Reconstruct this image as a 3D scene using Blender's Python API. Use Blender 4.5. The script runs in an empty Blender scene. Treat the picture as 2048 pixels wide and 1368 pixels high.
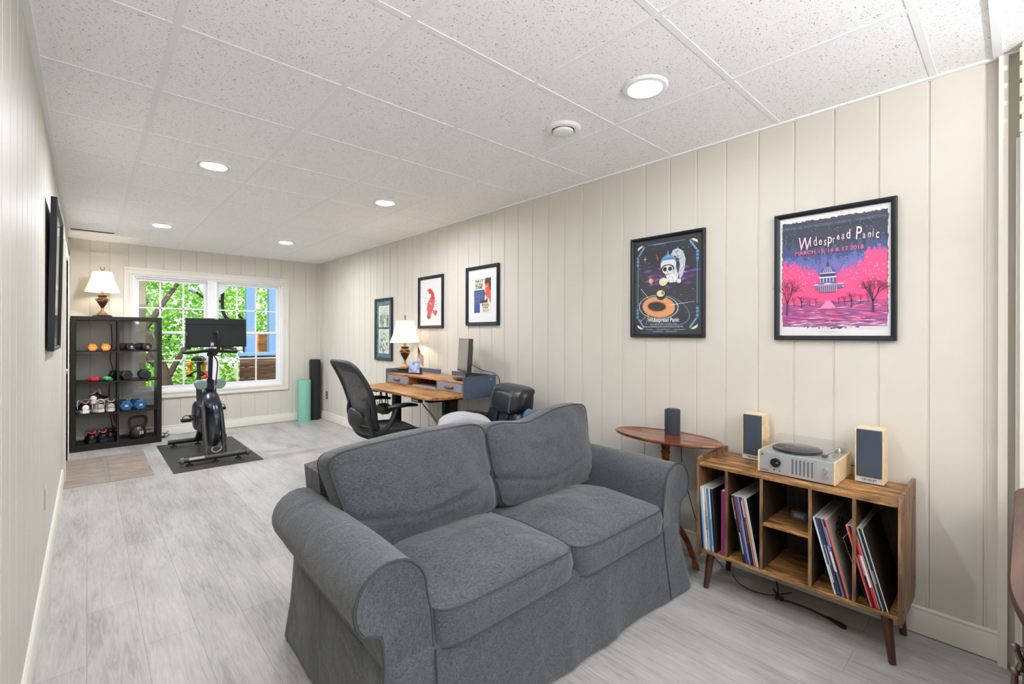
import bpy, bmesh, math, random
from mathutils import Vector, Matrix, noise
R = math.radians
PI = math.pi
rnd = random.Random(7)
SC = bpy.context.scene
COL = SC.collection

# ------------------------------------------------------------------ helpers
def lin(c):
    out = []
    for v in c[:3]:
        v = v / 255.0
        out.append(v / 12.92 if v <= 0.04045 else ((v + 0.055) / 1.055) ** 2.4)
    return tuple(out) + (1.0,)

_M = {}
def mat(name, rgb, rough=0.5, metal=0.0, spec=0.5, bump=None, var=None, emit=None, coat=0.0, sheen=0.0, trans=0.0):
    """rgb in sRGB 0-255. bump=(scale, strength, stretch) ; var=(scale, rgb2, stretch)"""
    if name in _M: return _M[name]
    m = bpy.data.materials.new(name); m.use_nodes = True
    nt = m.node_tree; b = nt.nodes['Principled BSDF']
    b.inputs['Base Color'].default_value = lin(rgb)
    b.inputs['Roughness'].default_value = rough
    b.inputs['Metallic'].default_value = metal
    b.inputs['Specular IOR Level'].default_value = spec
    b.inputs['Coat Weight'].default_value = coat
    b.inputs['Sheen Weight'].default_value = sheen
    b.inputs['Transmission Weight'].default_value = trans
    if emit:
        b.inputs['Emission Color'].default_value = lin(emit[0]); b.inputs['Emission Strength'].default_value = emit[1]
    def coords(stretch):
        tc = nt.nodes.new('ShaderNodeTexCoord'); mp = nt.nodes.new('ShaderNodeMapping')
        mp.inputs['Scale'].default_value = stretch
        nt.links.new(tc.outputs['Object'], mp.inputs['Vector']); return mp
    if var:
        mp = coords(var[2] if len(var) > 2 else (1, 1, 1))
        n = nt.nodes.new('ShaderNodeTexNoise'); n.inputs['Scale'].default_value = var[0]; n.inputs['Detail'].default_value = 6; n.inputs['Roughness'].default_value = .65
        r = nt.nodes.new('ShaderNodeValToRGB'); r.color_ramp.elements[0].position = .35; r.color_ramp.elements[1].position = .65
        r.color_ramp.elements[0].color = lin(rgb); r.color_ramp.elements[1].color = lin(var[1])
        nt.links.new(mp.outputs[0], n.inputs['Vector']); nt.links.new(n.outputs['Fac'], r.inputs[0]); nt.links.new(r.outputs[0], b.inputs['Base Color'])
    if bump:
        mp = coords(bump[2] if len(bump) > 2 else (1, 1, 1))
        n = nt.nodes.new('ShaderNodeTexNoise'); n.inputs['Scale'].default_value = bump[0]; n.inputs['Detail'].default_value = 4
        bp = nt.nodes.new('ShaderNodeBump'); bp.inputs['Strength'].default_value = bump[1]; bp.inputs['Distance'].default_value = .004
        nt.links.new(mp.outputs[0], n.inputs['Vector']); nt.links.new(n.outputs['Fac'], bp.inputs['Height']); nt.links.new(bp.outputs[0], b.inputs['Normal'])
    _M[name] = m
    return m

def catmull(pts, n=6, closed=False):
    P = [Vector(p) for p in pts]; out = []
    N = len(P)
    rng = range(N) if closed else range(N - 1)
    for i in rng:
        if closed:
            p0, p1, p2, p3 = P[(i - 1) % N], P[i], P[(i + 1) % N], P[(i + 2) % N]
        else:
            p0, p1, p2, p3 = P[max(i - 1, 0)], P[i], P[i + 1], P[min(i + 2, N - 1)]
        for k in range(n):
            t = k / n
            out.append(0.5 * ((2 * p1) + (-p0 + p2) * t + (2 * p0 - 5 * p1 + 4 * p2 - p3) * t * t + (-p0 + 3 * p1 - 3 * p2 + p3) * t ** 3))
    if not closed: out.append(P[-1].copy())
    return out

class MB:
    def __init__(s): s.v = []; s.f = []; s.fm = []; s.mi = 0
    def add(s, vs, fs, mi=None):
        o = len(s.v); s.v += [Vector(v) for v in vs]
        for f in fs:
            s.f.append([o + i for i in f]); s.fm.append(s.mi if mi is None else mi)
        return o
    def mark(s): return len(s.v)
    def xf(s, start, M):
        for i in range(start, len(s.v)): s.v[i] = M @ s.v[i]
    def fn(s, start, f):
        for i in range(start, len(s.v)): s.v[i] = Vector(f(s.v[i]))
    def box(s, x0, x1, y0, y1, z0, z1, mi=None):
        if x0 > x1: x0, x1 = x1, x0
        if y0 > y1: y0, y1 = y1, y0
        if z0 > z1: z0, z1 = z1, z0
        s.add([(x0, y0, z0), (x1, y0, z0), (x1, y1, z0), (x0, y1, z0), (x0, y0, z1), (x1, y0, z1), (x1, y1, z1), (x0, y1, z1)],
              [(0, 3, 2, 1), (4, 5, 6, 7), (0, 1, 5, 4), (1, 2, 6, 5), (2, 3, 7, 6), (3, 0, 4, 7)], mi)
        return s
    def gbox(s, x0, x1, y0, y1, z0, z1, nx, ny, nz, mi=None):
        """box with subdivided faces (for deforming)"""
        def grid(o, a, b, na, nb, flip):
            vs = [Vector(o) + Vector(a) * (i / na) + Vector(b) * (j / nb) for j in range(nb + 1) for i in range(na + 1)]
            fs = []
            for j in range(nb):
                for i in range(na):
                    q = [j * (na + 1) + i, j * (na + 1) + i + 1, (j + 1) * (na + 1) + i + 1, (j + 1) * (na + 1) + i]
                    fs.append(q[::-1] if flip else q)
            s.add(vs, fs, mi)
        X, Y, Z = x1 - x0, y1 - y0, z1 - z0
        grid((x0, y0, z1), (X, 0, 0), (0, Y, 0), nx, ny, False); grid((x0, y0, z0), (X, 0, 0), (0, Y, 0), nx, ny, True)
        grid((x0, y0, z0), (X, 0, 0), (0, 0, Z), nx, nz, False); grid((x0, y1, z0), (X, 0, 0), (0, 0, Z), nx, nz, True)
        grid((x0, y0, z0), (0, Y, 0), (0, 0, Z), ny, nz, True); grid((x1, y0, z0), (0, Y, 0), (0, 0, Z), ny, nz, False)
        return s
    def tube(s, pts, r, n=8, closed=False, caps=True, mi=None, flat=1.0):
        P = [Vector(p) for p in pts]; N = len(P)
        rr = r if isinstance(r, (list, tuple)) else [r] * N
        tang = []
        for i in range(N):
            a = P[(i - 1) % N] if (closed or i > 0) else P[i]
            b = P[(i + 1) % N] if (closed or i < N - 1) else P[i]
            t = b - a
            tang.append(t.normalized() if t.length > 1e-9 else Vector((0, 0, 1)))
        t0 = tang[0]; up = Vector((0, 0, 1)) if abs(t0.z) < .9 else Vector((1, 0, 0))
        nrm = (up - t0 * up.dot(t0)).normalized()
        vs = []
        for i in range(N):
            t = tang[i]
            nn = nrm - t * nrm.dot(t)
            if nn.length > 1e-6: nrm = nn.normalized()
            bn = t.cross(nrm)
            for k in range(n):
                a = 2 * PI * k / n
                vs.append(P[i] + (nrm * math.cos(a) * flat + bn * math.sin(a)) * rr[i])
        fs = []
        for i in range(N if closed else N - 1):
            j = (i + 1) % N
            for k in range(n):
                k2 = (k + 1) % n
                fs.append((i * n + k, i * n + k2, j * n + k2, j * n + k))
        if caps and not closed:
            fs.append(tuple(range(n - 1, -1, -1))); fs.append(tuple((N - 1) * n + k for k in range(n)))
        s.add(vs, fs, mi); return s
    def cyl(s, p0, p1, r0, r1=None, n=20, mi=None):
        return s.tube([p0, p1], [r0, r0 if r1 is None else r1], n, mi=mi)
    def lathe(s, prof, c=(0, 0, 0), n=24, mi=None, caps=True, sx=1.0, sy=1.0):
        vs = []; m = len(prof)
        for (r, z) in prof:
            for k in range(n):
                a = 2 * PI * k / n
                vs.append((c[0] + r * sx * math.cos(a), c[1] + r * sy * math.sin(a), c[2] + z))
        fs = []
        for i in range(m - 1):
            for k in range(n):
                k2 = (k + 1) % n
                fs.append((i * n + k, i * n + k2, (i + 1) * n + k2, (i + 1) * n + k))
        if caps:
            fs.append(tuple(range(n - 1, -1, -1))); fs.append(tuple((m - 1) * n + k for k in range(n)))
        s.add(vs, fs, mi); return s
    def prism(s, poly, f0, f1, mi=None):
        """poly 2d list; f0/f1: map (a,b)->3d for the two ends"""
        n = len(poly)
        vs = [f0(a, b) for a, b in poly] + [f1(a, b) for a, b in poly]
        fs = [tuple(range(n))[::-1], tuple(range(n, 2 * n))]
        for i in range(n):
            j = (i + 1) % n
            fs.append((i, j, n + j, n + i))
        s.add(vs, fs, mi); return s
    def loft(s, rings, closed=True, cap0=True, cap1=True, mi=None):
        n = len(rings[0]); vs = [p for r in rings for p in r]; fs = []
        for i in range(len(rings) - 1):
            for k in range(n if closed else n - 1):
                k2 = (k + 1) % n
                fs.append((i * n + k, i * n + k2, (i + 1) * n + k2, (i + 1) * n + k))
        if cap0: fs.append(tuple(range(n - 1, -1, -1)))
        if cap1: fs.append(tuple((len(rings) - 1) * n + k for k in range(n)))
        s.add(vs, fs, mi); return s
    def sphere(s, c, r, nu=16, nv=10, mi=None):
        if not isinstance(r, (tuple, list)): r = (r, r, r)
        vs = [(c[0], c[1], c[2] - r[2])]
        for j in range(1, nv):
            p = -PI / 2 + PI * j / nv
            for k in range(nu):
                a = 2 * PI * k / nu
                vs.append((c[0] + r[0] * math.cos(p) * math.cos(a), c[1] + r[1] * math.cos(p) * math.sin(a), c[2] + r[2] * math.sin(p)))
        vs.append((c[0], c[1], c[2] + r[2])); T = len(vs) - 1
        fs = []
        for k in range(nu):
            k2 = (k + 1) % nu
            fs.append((0, 1 + k2, 1 + k)); fs.append((T, 1 + (nv - 2) * nu + k, 1 + (nv - 2) * nu + k2))
            for j in range(nv - 2):
                fs.append((1 + j * nu + k, 1 + j * nu + k2, 1 + (j + 1) * nu + k2, 1 + (j + 1) * nu + k))
        s.add(vs, fs, mi); return s
    def rotlast(s, start, c, axis, ang):
        M = Matrix.Translation(c) @ Matrix.Rotation(ang, 4, axis) @ Matrix.Translation(-Vector(c)); s.xf(start, M); return s
    def text(s, txt, o, right, up, size, align='CENTER', mi=None, shear=0.0, sx=1.0, bold=0.0):
        vs, fs = text_geo(txt, align, bold)
        o = Vector(o); r = Vector(right); u = Vector(up)
        s.add([o + r * ((x * sx + shear * y) * size) + u * (y * size) for x, y in vs], fs, mi); return s
    def build(s, name, mats, parent=None, loc=None, rot=0.0, bevel=0.0, smooth=35, seg=2, label=None, subsurf=0):
        me = bpy.data.meshes.new(name)
        me.from_pydata([tuple(v) for v in s.v], [], s.f)
        if not isinstance(mats, (list, tuple)): mats = [mats]
        for m in mats: me.materials.append(m)
        me.polygons.foreach_set('material_index', s.fm)
        bm = bmesh.new(); bm.from_mesh(me)
        bmesh.ops.recalc_face_normals(bm, faces=bm.faces)
        bm.to_mesh(me); bm.free()
        if smooth:
            me.polygons.foreach_set('use_smooth', [True] * len(me.polygons))
            me.set_sharp_from_angle(angle=R(smooth))
        me.update()
        o = bpy.data.objects.new(name, me); COL.objects.link(o)
        if loc: o.location = loc
        if rot: o.rotation_euler = (0, 0, rot)
        if parent: o.parent = parent
        if bevel:
            b = o.modifiers.new('bevel', 'BEVEL'); b.width = bevel; b.segments = seg; b.limit_method = 'ANGLE'; b.angle_limit = R(40); b.harden_normals = False
        if subsurf:
            b = o.modifiers.new('sub', 'SUBSURF'); b.levels = subsurf; b.render_levels = subsurf
        if label: o['label'] = label
        return o

_T = {}
def text_geo(txt, align, bold=0.0):
    k = (txt, align, bold)
    if k in _T: return _T[k]
    cu = bpy.data.curves.new('t', 'FONT'); cu.body = txt; cu.align_x = align; cu.align_y = 'TOP_BASELINE'
    cu.size = 1.0; cu.resolution_u = 3; cu.offset = bold
    ob = bpy.data.objects.new('t', cu); COL.objects.link(ob)
    bpy.context.view_layer.update()
    me = bpy.data.meshes.new_from_object(ob.evaluated_get(bpy.context.evaluated_depsgraph_get()))
    vs = [(v.co.x, v.co.y) for v in me.vertices]; fs = [tuple(p.vertices) for p in me.polygons]
    bpy.data.objects.remove(ob); bpy.data.curves.remove(cu); bpy.data.meshes.remove(me)
    _T[k] = (vs, fs); return vs, fs

def thing(name, label, cat, loc=(0, 0, 0), rot=0.0, group=None):
    o = bpy.data.objects.new(name, None); COL.objects.link(o); o.empty_display_size = .05
    o.location = loc; o.rotation_euler = (0, 0, rot); return tag(o, label, cat, group)
def tag(o, label, cat, group=None, kind=None):
    o['label'] = label; o['category'] = cat
    if group: o['group'] = group
    if kind: o['kind'] = kind
    return o
def struct(o):
    o['kind'] = 'structure'; return o
def copy_thing(src, loc, rot, label, group=None):
    r = src.copy(); COL.objects.link(r); r.location = loc; r.rotation_euler = (0, 0, rot)
    r['label'] = label
    if group: r['group'] = group
    def rec(a, b):
        for ch in list(a.children):
            c = ch.copy(); COL.objects.link(c); c.parent = b; rec(ch, c)
    rec(src, r); return r

# ------------------------------------------------------------------ camera
YAW, ROLL, FPX = .742, .0024, 926.1
CH, XL, XR, YB, H = 1.29, -.163, 2.665, 7.32, 2.393
cam = bpy.data.cameras.new('camera'); camo = bpy.data.objects.new('camera', cam); COL.objects.link(camo)
cam.sensor_width = 36; cam.sensor_fit = 'HORIZONTAL'; cam.lens = FPX / 2048 * 36; cam.shift_y = -14.4352 / 2048
cam.clip_start = .02
fw = Vector((math.sin(YAW), math.cos(YAW), 0)); rt = Vector((math.cos(YAW), -math.sin(YAW), 0)); up = Vector((0, 0, 1))
rt2 = rt * math.cos(ROLL) + up * math.sin(ROLL); up2 = up * math.cos(ROLL) - rt * math.sin(ROLL)
camo.matrix_world = Matrix(((rt2.x, up2.x, -fw.x, 0), (rt2.y, up2.y, -fw.y, 0), (rt2.z, up2.z, -fw.z, CH), (0, 0, 0, 1)))
SC.camera = camo
SC.view_settings.view_transform = 'Standard'; SC.view_settings.look = 'None'; SC.view_settings.gamma = 1.0
SC.view_settings.use_curve_mapping = False
SC.view_settings.exposure = 0.07
SC.cycles.max_bounces = 10; SC.cycles.diffuse_bounces = 8; SC.cycles.glossy_bounces = 5; SC.cycles.transparent_max_bounces = 16
SC.cycles.sample_clamp_indirect = 6.0
SC.cycles.use_denoising = True

# ------------------------------------------------------------------ common materials
PAINT = mat('cream paint', (210, 206, 197), .5, spec=.3, bump=(60, .05), var=(3, (207, 202, 193)))
TRIM = mat('ivory trim paint', (222, 218, 209), .4, spec=.4)
WHITE = mat('white vinyl', (236, 236, 240), .35)
BLACK = mat('black plastic', (17, 18, 21), .42, spec=.35)
SATIN = mat('satin black', (30, 32, 37), .35, bump=(200, .1))
RUBBER = mat('black rubber', (20, 20, 21), .7)
CHROME = mat('chrome', (200, 200, 205), .18, 1.0)
STEEL = mat('brushed steel', (150, 152, 156), .35, 1.0)
DARKMETAL = mat('dark metal', (40, 41, 45), .35, .6)
CORD = mat('cord rubber', (18, 18, 19), .5)
WHITEINK = mat('white ink', (235, 235, 232), .6)

def glass_mat(name, tint=(255, 255, 255), ior=1.45, extra=0.0):
    if name in _M: return _M[name]
    m = bpy.data.materials.new(name); m.use_nodes = True; nt = m.node_tree; nt.nodes.clear()
    out = nt.nodes.new('ShaderNodeOutputMaterial'); mx = nt.nodes.new('ShaderNodeMixShader')
    tr = nt.nodes.new('ShaderNodeBsdfTransparent'); gl = nt.nodes.new('ShaderNodeBsdfGlossy'); fr = nt.nodes.new('ShaderNodeFresnel')
    tr.inputs[0].default_value = lin(tint); gl.inputs['Roughness'].default_value = .02; fr.inputs[0].default_value = ior
    nt.links.new(tr.outputs[0], mx.inputs[1]); nt.links.new(gl.outputs[0], mx.inputs[2]); nt.links.new(mx.outputs[0], out.inputs[0])
    geo = nt.nodes.new('ShaderNodeNewGeometry'); inv = nt.nodes.new('ShaderNodeMath'); inv.operation = 'SUBTRACT'; inv.inputs[0].default_value = 1.0; mu = nt.nodes.new('ShaderNodeMath'); mu.operation = 'MULTIPLY'
    nt.links.new(geo.outputs['Backfacing'], inv.inputs[1]); nt.links.new(inv.outputs[0], mu.inputs[0]); nt.links.new(fr.outputs[0], mu.inputs[1])
    if extra:
        ad = nt.nodes.new('ShaderNodeMath'); ad.operation = 'ADD'; ad.inputs[1].default_value = extra; ad.use_clamp = True
        nt.links.new(mu.outputs[0], ad.inputs[0]); nt.links.new(ad.outputs[0], mx.inputs[0])
    else: nt.links.new(mu.outputs[0], mx.inputs[0])
    _M[name] = m; return m
GLASS = glass_mat('clear glass')
ACRYL = glass_mat('clear acrylic', (255, 255, 255), 1.45, .02)

def wood_mat(name, c1, c2, c3, scale=(1, 8, 8), rough=.4, coat=.0, s=3.0):
    """streaky wood grain along object X"""
    if name in _M: return _M[name]
    m = bpy.data.materials.new(name); m.use_nodes = True; nt = m.node_tree; b = nt.nodes['Principled BSDF']
    tc = nt.nodes.new('ShaderNodeTexCoord'); mp = nt.nodes.new('ShaderNodeMapping'); mp.inputs['Scale'].default_value = scale
    n1 = nt.nodes.new('ShaderNodeTexNoise'); n1.inputs['Scale'].default_value = s; n1.inputs['Detail'].default_value = 8; n1.inputs['Roughness'].default_value = .7; n1.inputs['Distortion'].default_value = .6
    r = nt.nodes.new('ShaderNodeValToRGB'); e = r.color_ramp.elements
    e[0].position = .34; e[0].color = lin(c1); e[1].position = .66; e[1].color = lin(c3)
    k = e.new(.5); k.color = lin(c2)
    nt.links.new(tc.outputs['Object'], mp.inputs[0]); nt.links.new(mp.outputs[0], n1.inputs['Vector']); nt.links.new(n1.outputs['Fac'], r.inputs[0]); nt.links.new(r.outputs[0], b.inputs['Base Color'])
    b.inputs['Roughness'].default_value = rough; b.inputs['Coat Weight'].default_value = coat; b.inputs['Coat Roughness'].default_value = .15
    _M[name] = m; return m
RUSTIC = wood_mat('rustic brown wood', (44, 28, 14), (132, 92, 50), (196, 152, 94), (2.2, 10, 10), .45)
RUSTICX = wood_mat('rustic brown wood upright', (48, 32, 20), (106, 76, 48), (150, 116, 78), (12, 12, 1.6), .5)
SHADEDWOOD = wood_mat('shade-darkened inner boards', (20, 13, 8), (46, 30, 16), (78, 52, 28), (9, 9, 1.6), .6)  # shade inside the record cabinet, put into the board colour
DESKWOOD = wood_mat('rustic desk wood', (92, 56, 26), (160, 110, 60), (204, 156, 98), (1.4, 9, 9), .35)
MAHOG = wood_mat('polished mahogany', (74, 32, 14), (118, 60, 30), (150, 86, 48), (1.5, 10, 10), .25, .5)
MAPLE = wood_mat('pale maple', (206, 180, 138), (220, 196, 156), (232, 212, 178), (1.5, 8, 8), .4)
ESPRESSO = mat('espresso foil', (25, 22, 21), .45, spec=.3, var=(6, (31, 28, 26), (1, 6, 1)))
LEGWOOD = mat('dark walnut stain', (66, 34, 22), .35)

# ------------------------------------------------------------------ floor material: grey vinyl planks running along Y
def floor_mat():
    m = bpy.data.materials.new('grey plank floor'); m.use_nodes = True; nt = m.node_tree; b = nt.nodes['Principled BSDF']
    L = nt.links.new
    tc = nt.nodes.new('ShaderNodeTexCoord')
    mp = nt.nodes.new('ShaderNodeMapping'); mp.inputs['Rotation'].default_value = (0, 0, R(90)); L(tc.outputs['Object'], mp.inputs[0])
    br = nt.nodes.new('ShaderNodeTexBrick'); br.offset = .37; br.inputs['Scale'].default_value = 1; br.inputs['Brick Width'].default_value = 1.22; br.inputs['Row Height'].default_value = .178
    br.inputs['Mortar Size'].default_value = .0011; br.inputs['Mortar Smooth'].default_value = .2; br.inputs['Bias'].default_value = 0
    br.inputs['Color1'].default_value = (.45, .45, .45, 1); br.inputs['Color2'].default_value = (.56, .56, .56, 1); br.inputs['Mortar'].default_value = (.3, .3, .3, 1)
    L(mp.outputs[0], br.inputs['Vector'])
    # grain streaks along Y
    m2 = nt.nodes.new('ShaderNodeMapping'); m2.inputs['Scale'].default_value = (26, 2.2, 1); L(tc.outputs['Object'], m2.inputs[0])
    n1 = nt.nodes.new('ShaderNodeTexNoise'); n1.inputs['Scale'].default_value = 2.2; n1.inputs['Detail'].default_value = 8; n1.inputs['Roughness'].default_value = .7; n1.inputs['Distortion'].default_value = 1.2
    L(m2.outputs[0], n1.inputs['Vector'])
    m3 = nt.nodes.new('ShaderNodeMapping'); m3.inputs['Scale'].default_value = (3.5, 1.0, 1); L(tc.outputs['Object'], m3.inputs[0])
    n2 = nt.nodes.new('ShaderNodeTexNoise'); n2.inputs['Scale'].default_value = 2.0; n2.inputs['Detail'].default_value = 5; L(m3.outputs[0], n2.inputs['Vector'])
    def mix(t, a, bb, f):
        x = nt.nodes.new('ShaderNodeMix'); x.data_type = 'RGBA'; x.blend_type = t; x.inputs[0].default_value = f
        L(a, x.inputs[6]); L(bb, x.inputs[7]); return x.outputs[2]
    c = mix('OVERLAY', br.outputs['Color'], n1.outputs['Fac'], .95)
    c = mix('OVERLAY', c, n2.outputs['Fac'], .7)
    r = nt.nodes.new('ShaderNodeValToRGB'); e = r.color_ramp.elements
    e[0].position = .20; e[0].color = lin((120, 119, 117)); e[1].position = .78; e[1].color = lin((186, 184, 181))
    k = e.new(.46); k.color = lin((161, 159, 156))
    L(c, r.inputs[0])
    mm = nt.nodes.new('ShaderNodeMix'); mm.data_type = 'RGBA'; L(br.outputs['Fac'], mm.inputs[0]); L(r.outputs[0], mm.inputs[6]); mm.inputs[7].default_value = lin((128, 125, 122))
    L(mm.outputs[2], b.inputs['Base Color'])
    bp = nt.nodes.new('ShaderNodeBump'); bp.inputs['Strength'].default_value = .12; bp.inputs['Distance'].default_value = .002
    L(n1.outputs['Fac'], bp.inputs['Height']); L(bp.outputs[0], b.inputs['Normal'])
    b.inputs['Roughness'].default_value = .42; b.inputs['Specular IOR Level'].default_value = .35
    return m
def ceil_mat():
    m = bpy.data.materials.new('fissured ceiling tile'); m.use_nodes = True; nt = m.node_tree; b = nt.nodes['Principled BSDF']; L = nt.links.new
    tc = nt.nodes.new('ShaderNodeTexCoord')
    mp = nt.nodes.new('ShaderNodeMapping'); mp.inputs['Scale'].default_value = (1, 1, 1); mp.inputs['Rotation'].default_value = (0, 0, R(20)); L(tc.outputs['Object'], mp.inputs[0])
    w = nt.nodes.new('ShaderNodeTexNoise'); w.inputs['Scale'].default_value = 30; w.inputs['Detail'].default_value = 2; L(mp.outputs[0], w.inputs['Vector'])
    ad = nt.nodes.new('ShaderNodeMix'); ad.data_type = 'RGBA'; ad.blend_type = 'LINEAR_LIGHT'; ad.inputs[0].default_value = .02; L(mp.outputs[0], ad.inputs[6]); L(w.outputs['Color'], ad.inputs[7])
    st = nt.nodes.new('ShaderNodeMapping'); st.inputs['Scale'].default_value = (150, 330, 1); L(ad.outputs[2], st.inputs[0])
    v = nt.nodes.new('ShaderNodeTexNoise'); v.inputs['Scale'].default_value = 1.0; v.inputs['Detail'].default_value = 1.5; v.inputs['Roughness'].default_value = .4; L(st.outputs[0], v.inputs['Vector'])
    r = nt.nodes.new('ShaderNodeValToRGB'); e = r.color_ramp.elements
    e[0].position = .28; e[0].color = lin((140, 140, 145)); e[1].position = .365; e[1].color = lin((251, 252, 254))
    L(v.outputs['Fac'], r.inputs[0]); L(r.outputs[0], b.inputs['Base Color'])
    bp = nt.nodes.new('ShaderNodeBump'); bp.inputs['Strength'].default_value = .35; bp.inputs['Distance'].default_value = .003
    L(r.outputs[0], bp.inputs['Height']); L(bp.outputs[0], b.inputs['Normal'])
    b.inputs['Roughness'].default_value = .75
    return m

# ------------------------------------------------------------------ room shell
Y0 = -2.2
struct(MB().box(XL - .12, XR + .12, Y0 - .1, YB + .14, -.1, 0).build('floor', floor_mat()))
struct(MB().box(XL - .12, XR + .12, Y0 - .1, YB + .14, H, H + .08).build('ceiling', ceil_mat()))
# ceiling grid (t-bars) and wall angles
GRID = mat('white grid metal', (243, 244, 247), .4)
g = MB()
gx = [.234 + .6048 * i for i in range(5) if .234 + .6048 * i < XR - .02]
gy = [2.034 + .5974 * j for j in range(-7, 9)]
for x in gx: g.box(x - .012, x + .012, Y0, YB, H - .0022, H + .01)
for y in gy: g.box(XL, XR, y - .012, y + .012, H - .002, H + .01)
g.box(XL, XL + .022, Y0, YB, H - .008, H); g.box(XR - .022, XR, Y0, YB, H - .008, H)
g.box(XL, XR, YB - .022, YB, H - .008, H); g.box(XL, XR, .04, .066, H - .009, H)
struct(g.build('trim_1', GRID))
# dark strip painted for the shade in the gap beside a displaced far tile
struct(MB().box(XL + .03, .215, 6.69, 6.715, H - .0075, H - .001).build('trim_2', mat('gap shade', (40, 38, 36), .9)))

def grooved(a0, a1, z0, z1, start, pitch, put, thick, depth=.005, w=.006):
    """solid board wall between a0..a1; put(a, d, z) -> world, d = depth into wall from face"""
    prof = [(a0, 0.0)]
    k = math.ceil((a0 - start) / pitch + 1e-6); a = start + k * pitch
    while a < a1 - w * 2:
        if a > a0 + w * 2:
            prof += [(a - w, 0), (a - w * .45, depth), (a + w * .45, depth), (a + w, 0)]
        a += pitch
    prof += [(a1, 0.0), (a1, thick), (a0, thick)]
    mb = MB(); mb.prism(prof, lambda p, q: put(p, q, z0), lambda p, q: put(p, q, z1)); return mb
def merge(*mbs):
    o = MB()
    for b in mbs: o.add(b.v, b.f)
    return o
pr = lambda a, d, z: (XR + d, a, z)
pb = lambda a, d, z: (a, YB + d, z)
pl = lambda a, d, z: (XL - d, a, z)
struct(grooved(-.12, YB + .12, 0, H, .0865, .1716, pr, .1).build('wall_right', PAINT, smooth=20))
WX0, WX1, WZ0, WZ1 = .40, 2.12, .555, 2.022
PB = dict(start=.0195, pitch=.1732, put=pb, thick=.12)
wb = merge(grooved(XL, WX0, 0, H, **PB), grooved(WX1, XR, 0, H, **PB), grooved(WX0, WX1, 0, WZ0, **PB), grooved(WX0, WX1, WZ1, H, **PB))
struct(wb.build('wall_back', PAINT, smooth=20))
PLK = dict(start=.05, pitch=.1716, put=pl, thick=.1)
DY0, DY1, DZ = 5.68, 6.52, 2.03
wl = merge(grooved(Y0, DY0, 0, H, **PLK), grooved(DY1, YB, 0, H, **PLK), grooved(DY0, DY1, DZ, H, **PLK))
struct(wl.build('wall_left', PAINT, smooth=20))
struct(MB().box(XL - .1, XR + .1, Y0 - .1, Y0, 0, H).build('wall_front', PAINT))
# raised board panel on the back wall beside the window
struct(grooved(-.15, .318, 1.406, 2.243, .0195 - .002, .1732, lambda a, d, z: (a, YB - .03 + d, z), .03).build('trim_3', PAINT, smooth=20))
# baseboards
def baseb(mk, name):
    poly = [(0, 0), (.016, 0), (.016, .085), (.010, .098), (.012, .108), (.006, .115), (0, .115)]
    mb = MB(); mk(mb, poly); struct(mb.build(name, TRIM))
baseb(lambda mb, p: mb.prism(p, lambda a, b: (XR - a, .045, b + .004), lambda a, b: (XR - a, YB - .0165, b + .004)), 'baseboard_right')
baseb(lambda mb, p: mb.prism(p, lambda a, b: (XL, YB - a, b + .004), lambda a, b: (XR, YB - a, b + .004)), 'baseboard_back')
baseb(lambda mb, p: mb.prism(p, lambda a, b: (XL + a, Y0, b), lambda a, b: (XL + a, DY0 - .09, b)), 'baseboard_left')
# end of the right wall: post, painted brick header, jamb
struct(MB().box(XR - .04, XR, .024, .05, 0, H - .01).build('trim_4', TRIM))
BRICK = mat('painted brick', (206, 198, 180), .7, bump=(40, .6))
bb = MB()
zz = 2.05
while zz < H - .02:
    z1 = min(zz + .057, H); off = .05 if int(zz * 100) % 2 else 0
    for q in range(2): bb.box(2.575 + q * .1 + (off if q else 0), 2.665 + q * .1 + (off if not q else 0), -.10, -.004, zz + .004, z1 - .002)
    zz += .067
bb.box(2.578, XR + .1, -.095, -.010, 2.05, H)
struct(bb.build('trim_5', BRICK, bevel=.003))
j = MB(); j.box(2.62, XR + .05, -.10, .004, 0, 2.05); j.box(2.57, 2.614, -.10, -.006, 0, 2.05)
struct(j.build('trim_6', TRIM, bevel=.003))
# left wall: cased door
d = MB()
for (a0, a1, b0, b1) in ((DY0 - .085, DY0, 0, DZ + .085), (DY1, DY1 + .085, 0, DZ + .085), (DY0, DY1, DZ, DZ + .085)):
    d.box(XL, XL + .018, a0, a1, b0, b1); d.box(XL, XL + .026, a0 + .01 if a0 < DY0 else a0, a1 - .06 if a0 < DY0 else a0 + .02, b0, b1 - .03)
d.box(XL - .1, XL - .001, DY0, DY0 + .02, 0, DZ); d.box(XL - .1, XL - .001, DY1 - .02, DY1, 0, DZ); d.box(XL - .1, XL - .001, DY0, DY1, DZ - .02, DZ)
dr = struct(d.build('door_1', TRIM, bevel=.002))
s = MB(); s.box(XL - .06, XL - .025, DY0 + .022, DY1 - .022, .01, DZ - .022)
for z0, z1 in ((.2, .85), (1.0, 1.85)):
    for y0 in (DY0 + .12, DY0 + .45): s.box(XL - .026, XL - .019, y0, y0 + .27, z0, z1)
s.build('door_leaf', mat('white door paint', (226, 224, 218), .4), dr, bevel=.004)
k = MB(); k.lathe([(.008, 0), (.012, .02), (.026, .03), (.03, .045), (.022, .058), (.0, .06)], n=16)
k.xf(0, Matrix.Translation((XL - .026, DY0 + .09, .95)) @ Matrix.Rotation(R(90), 4, 'Y')); k.build('door_knob', STEEL, dr)
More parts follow.
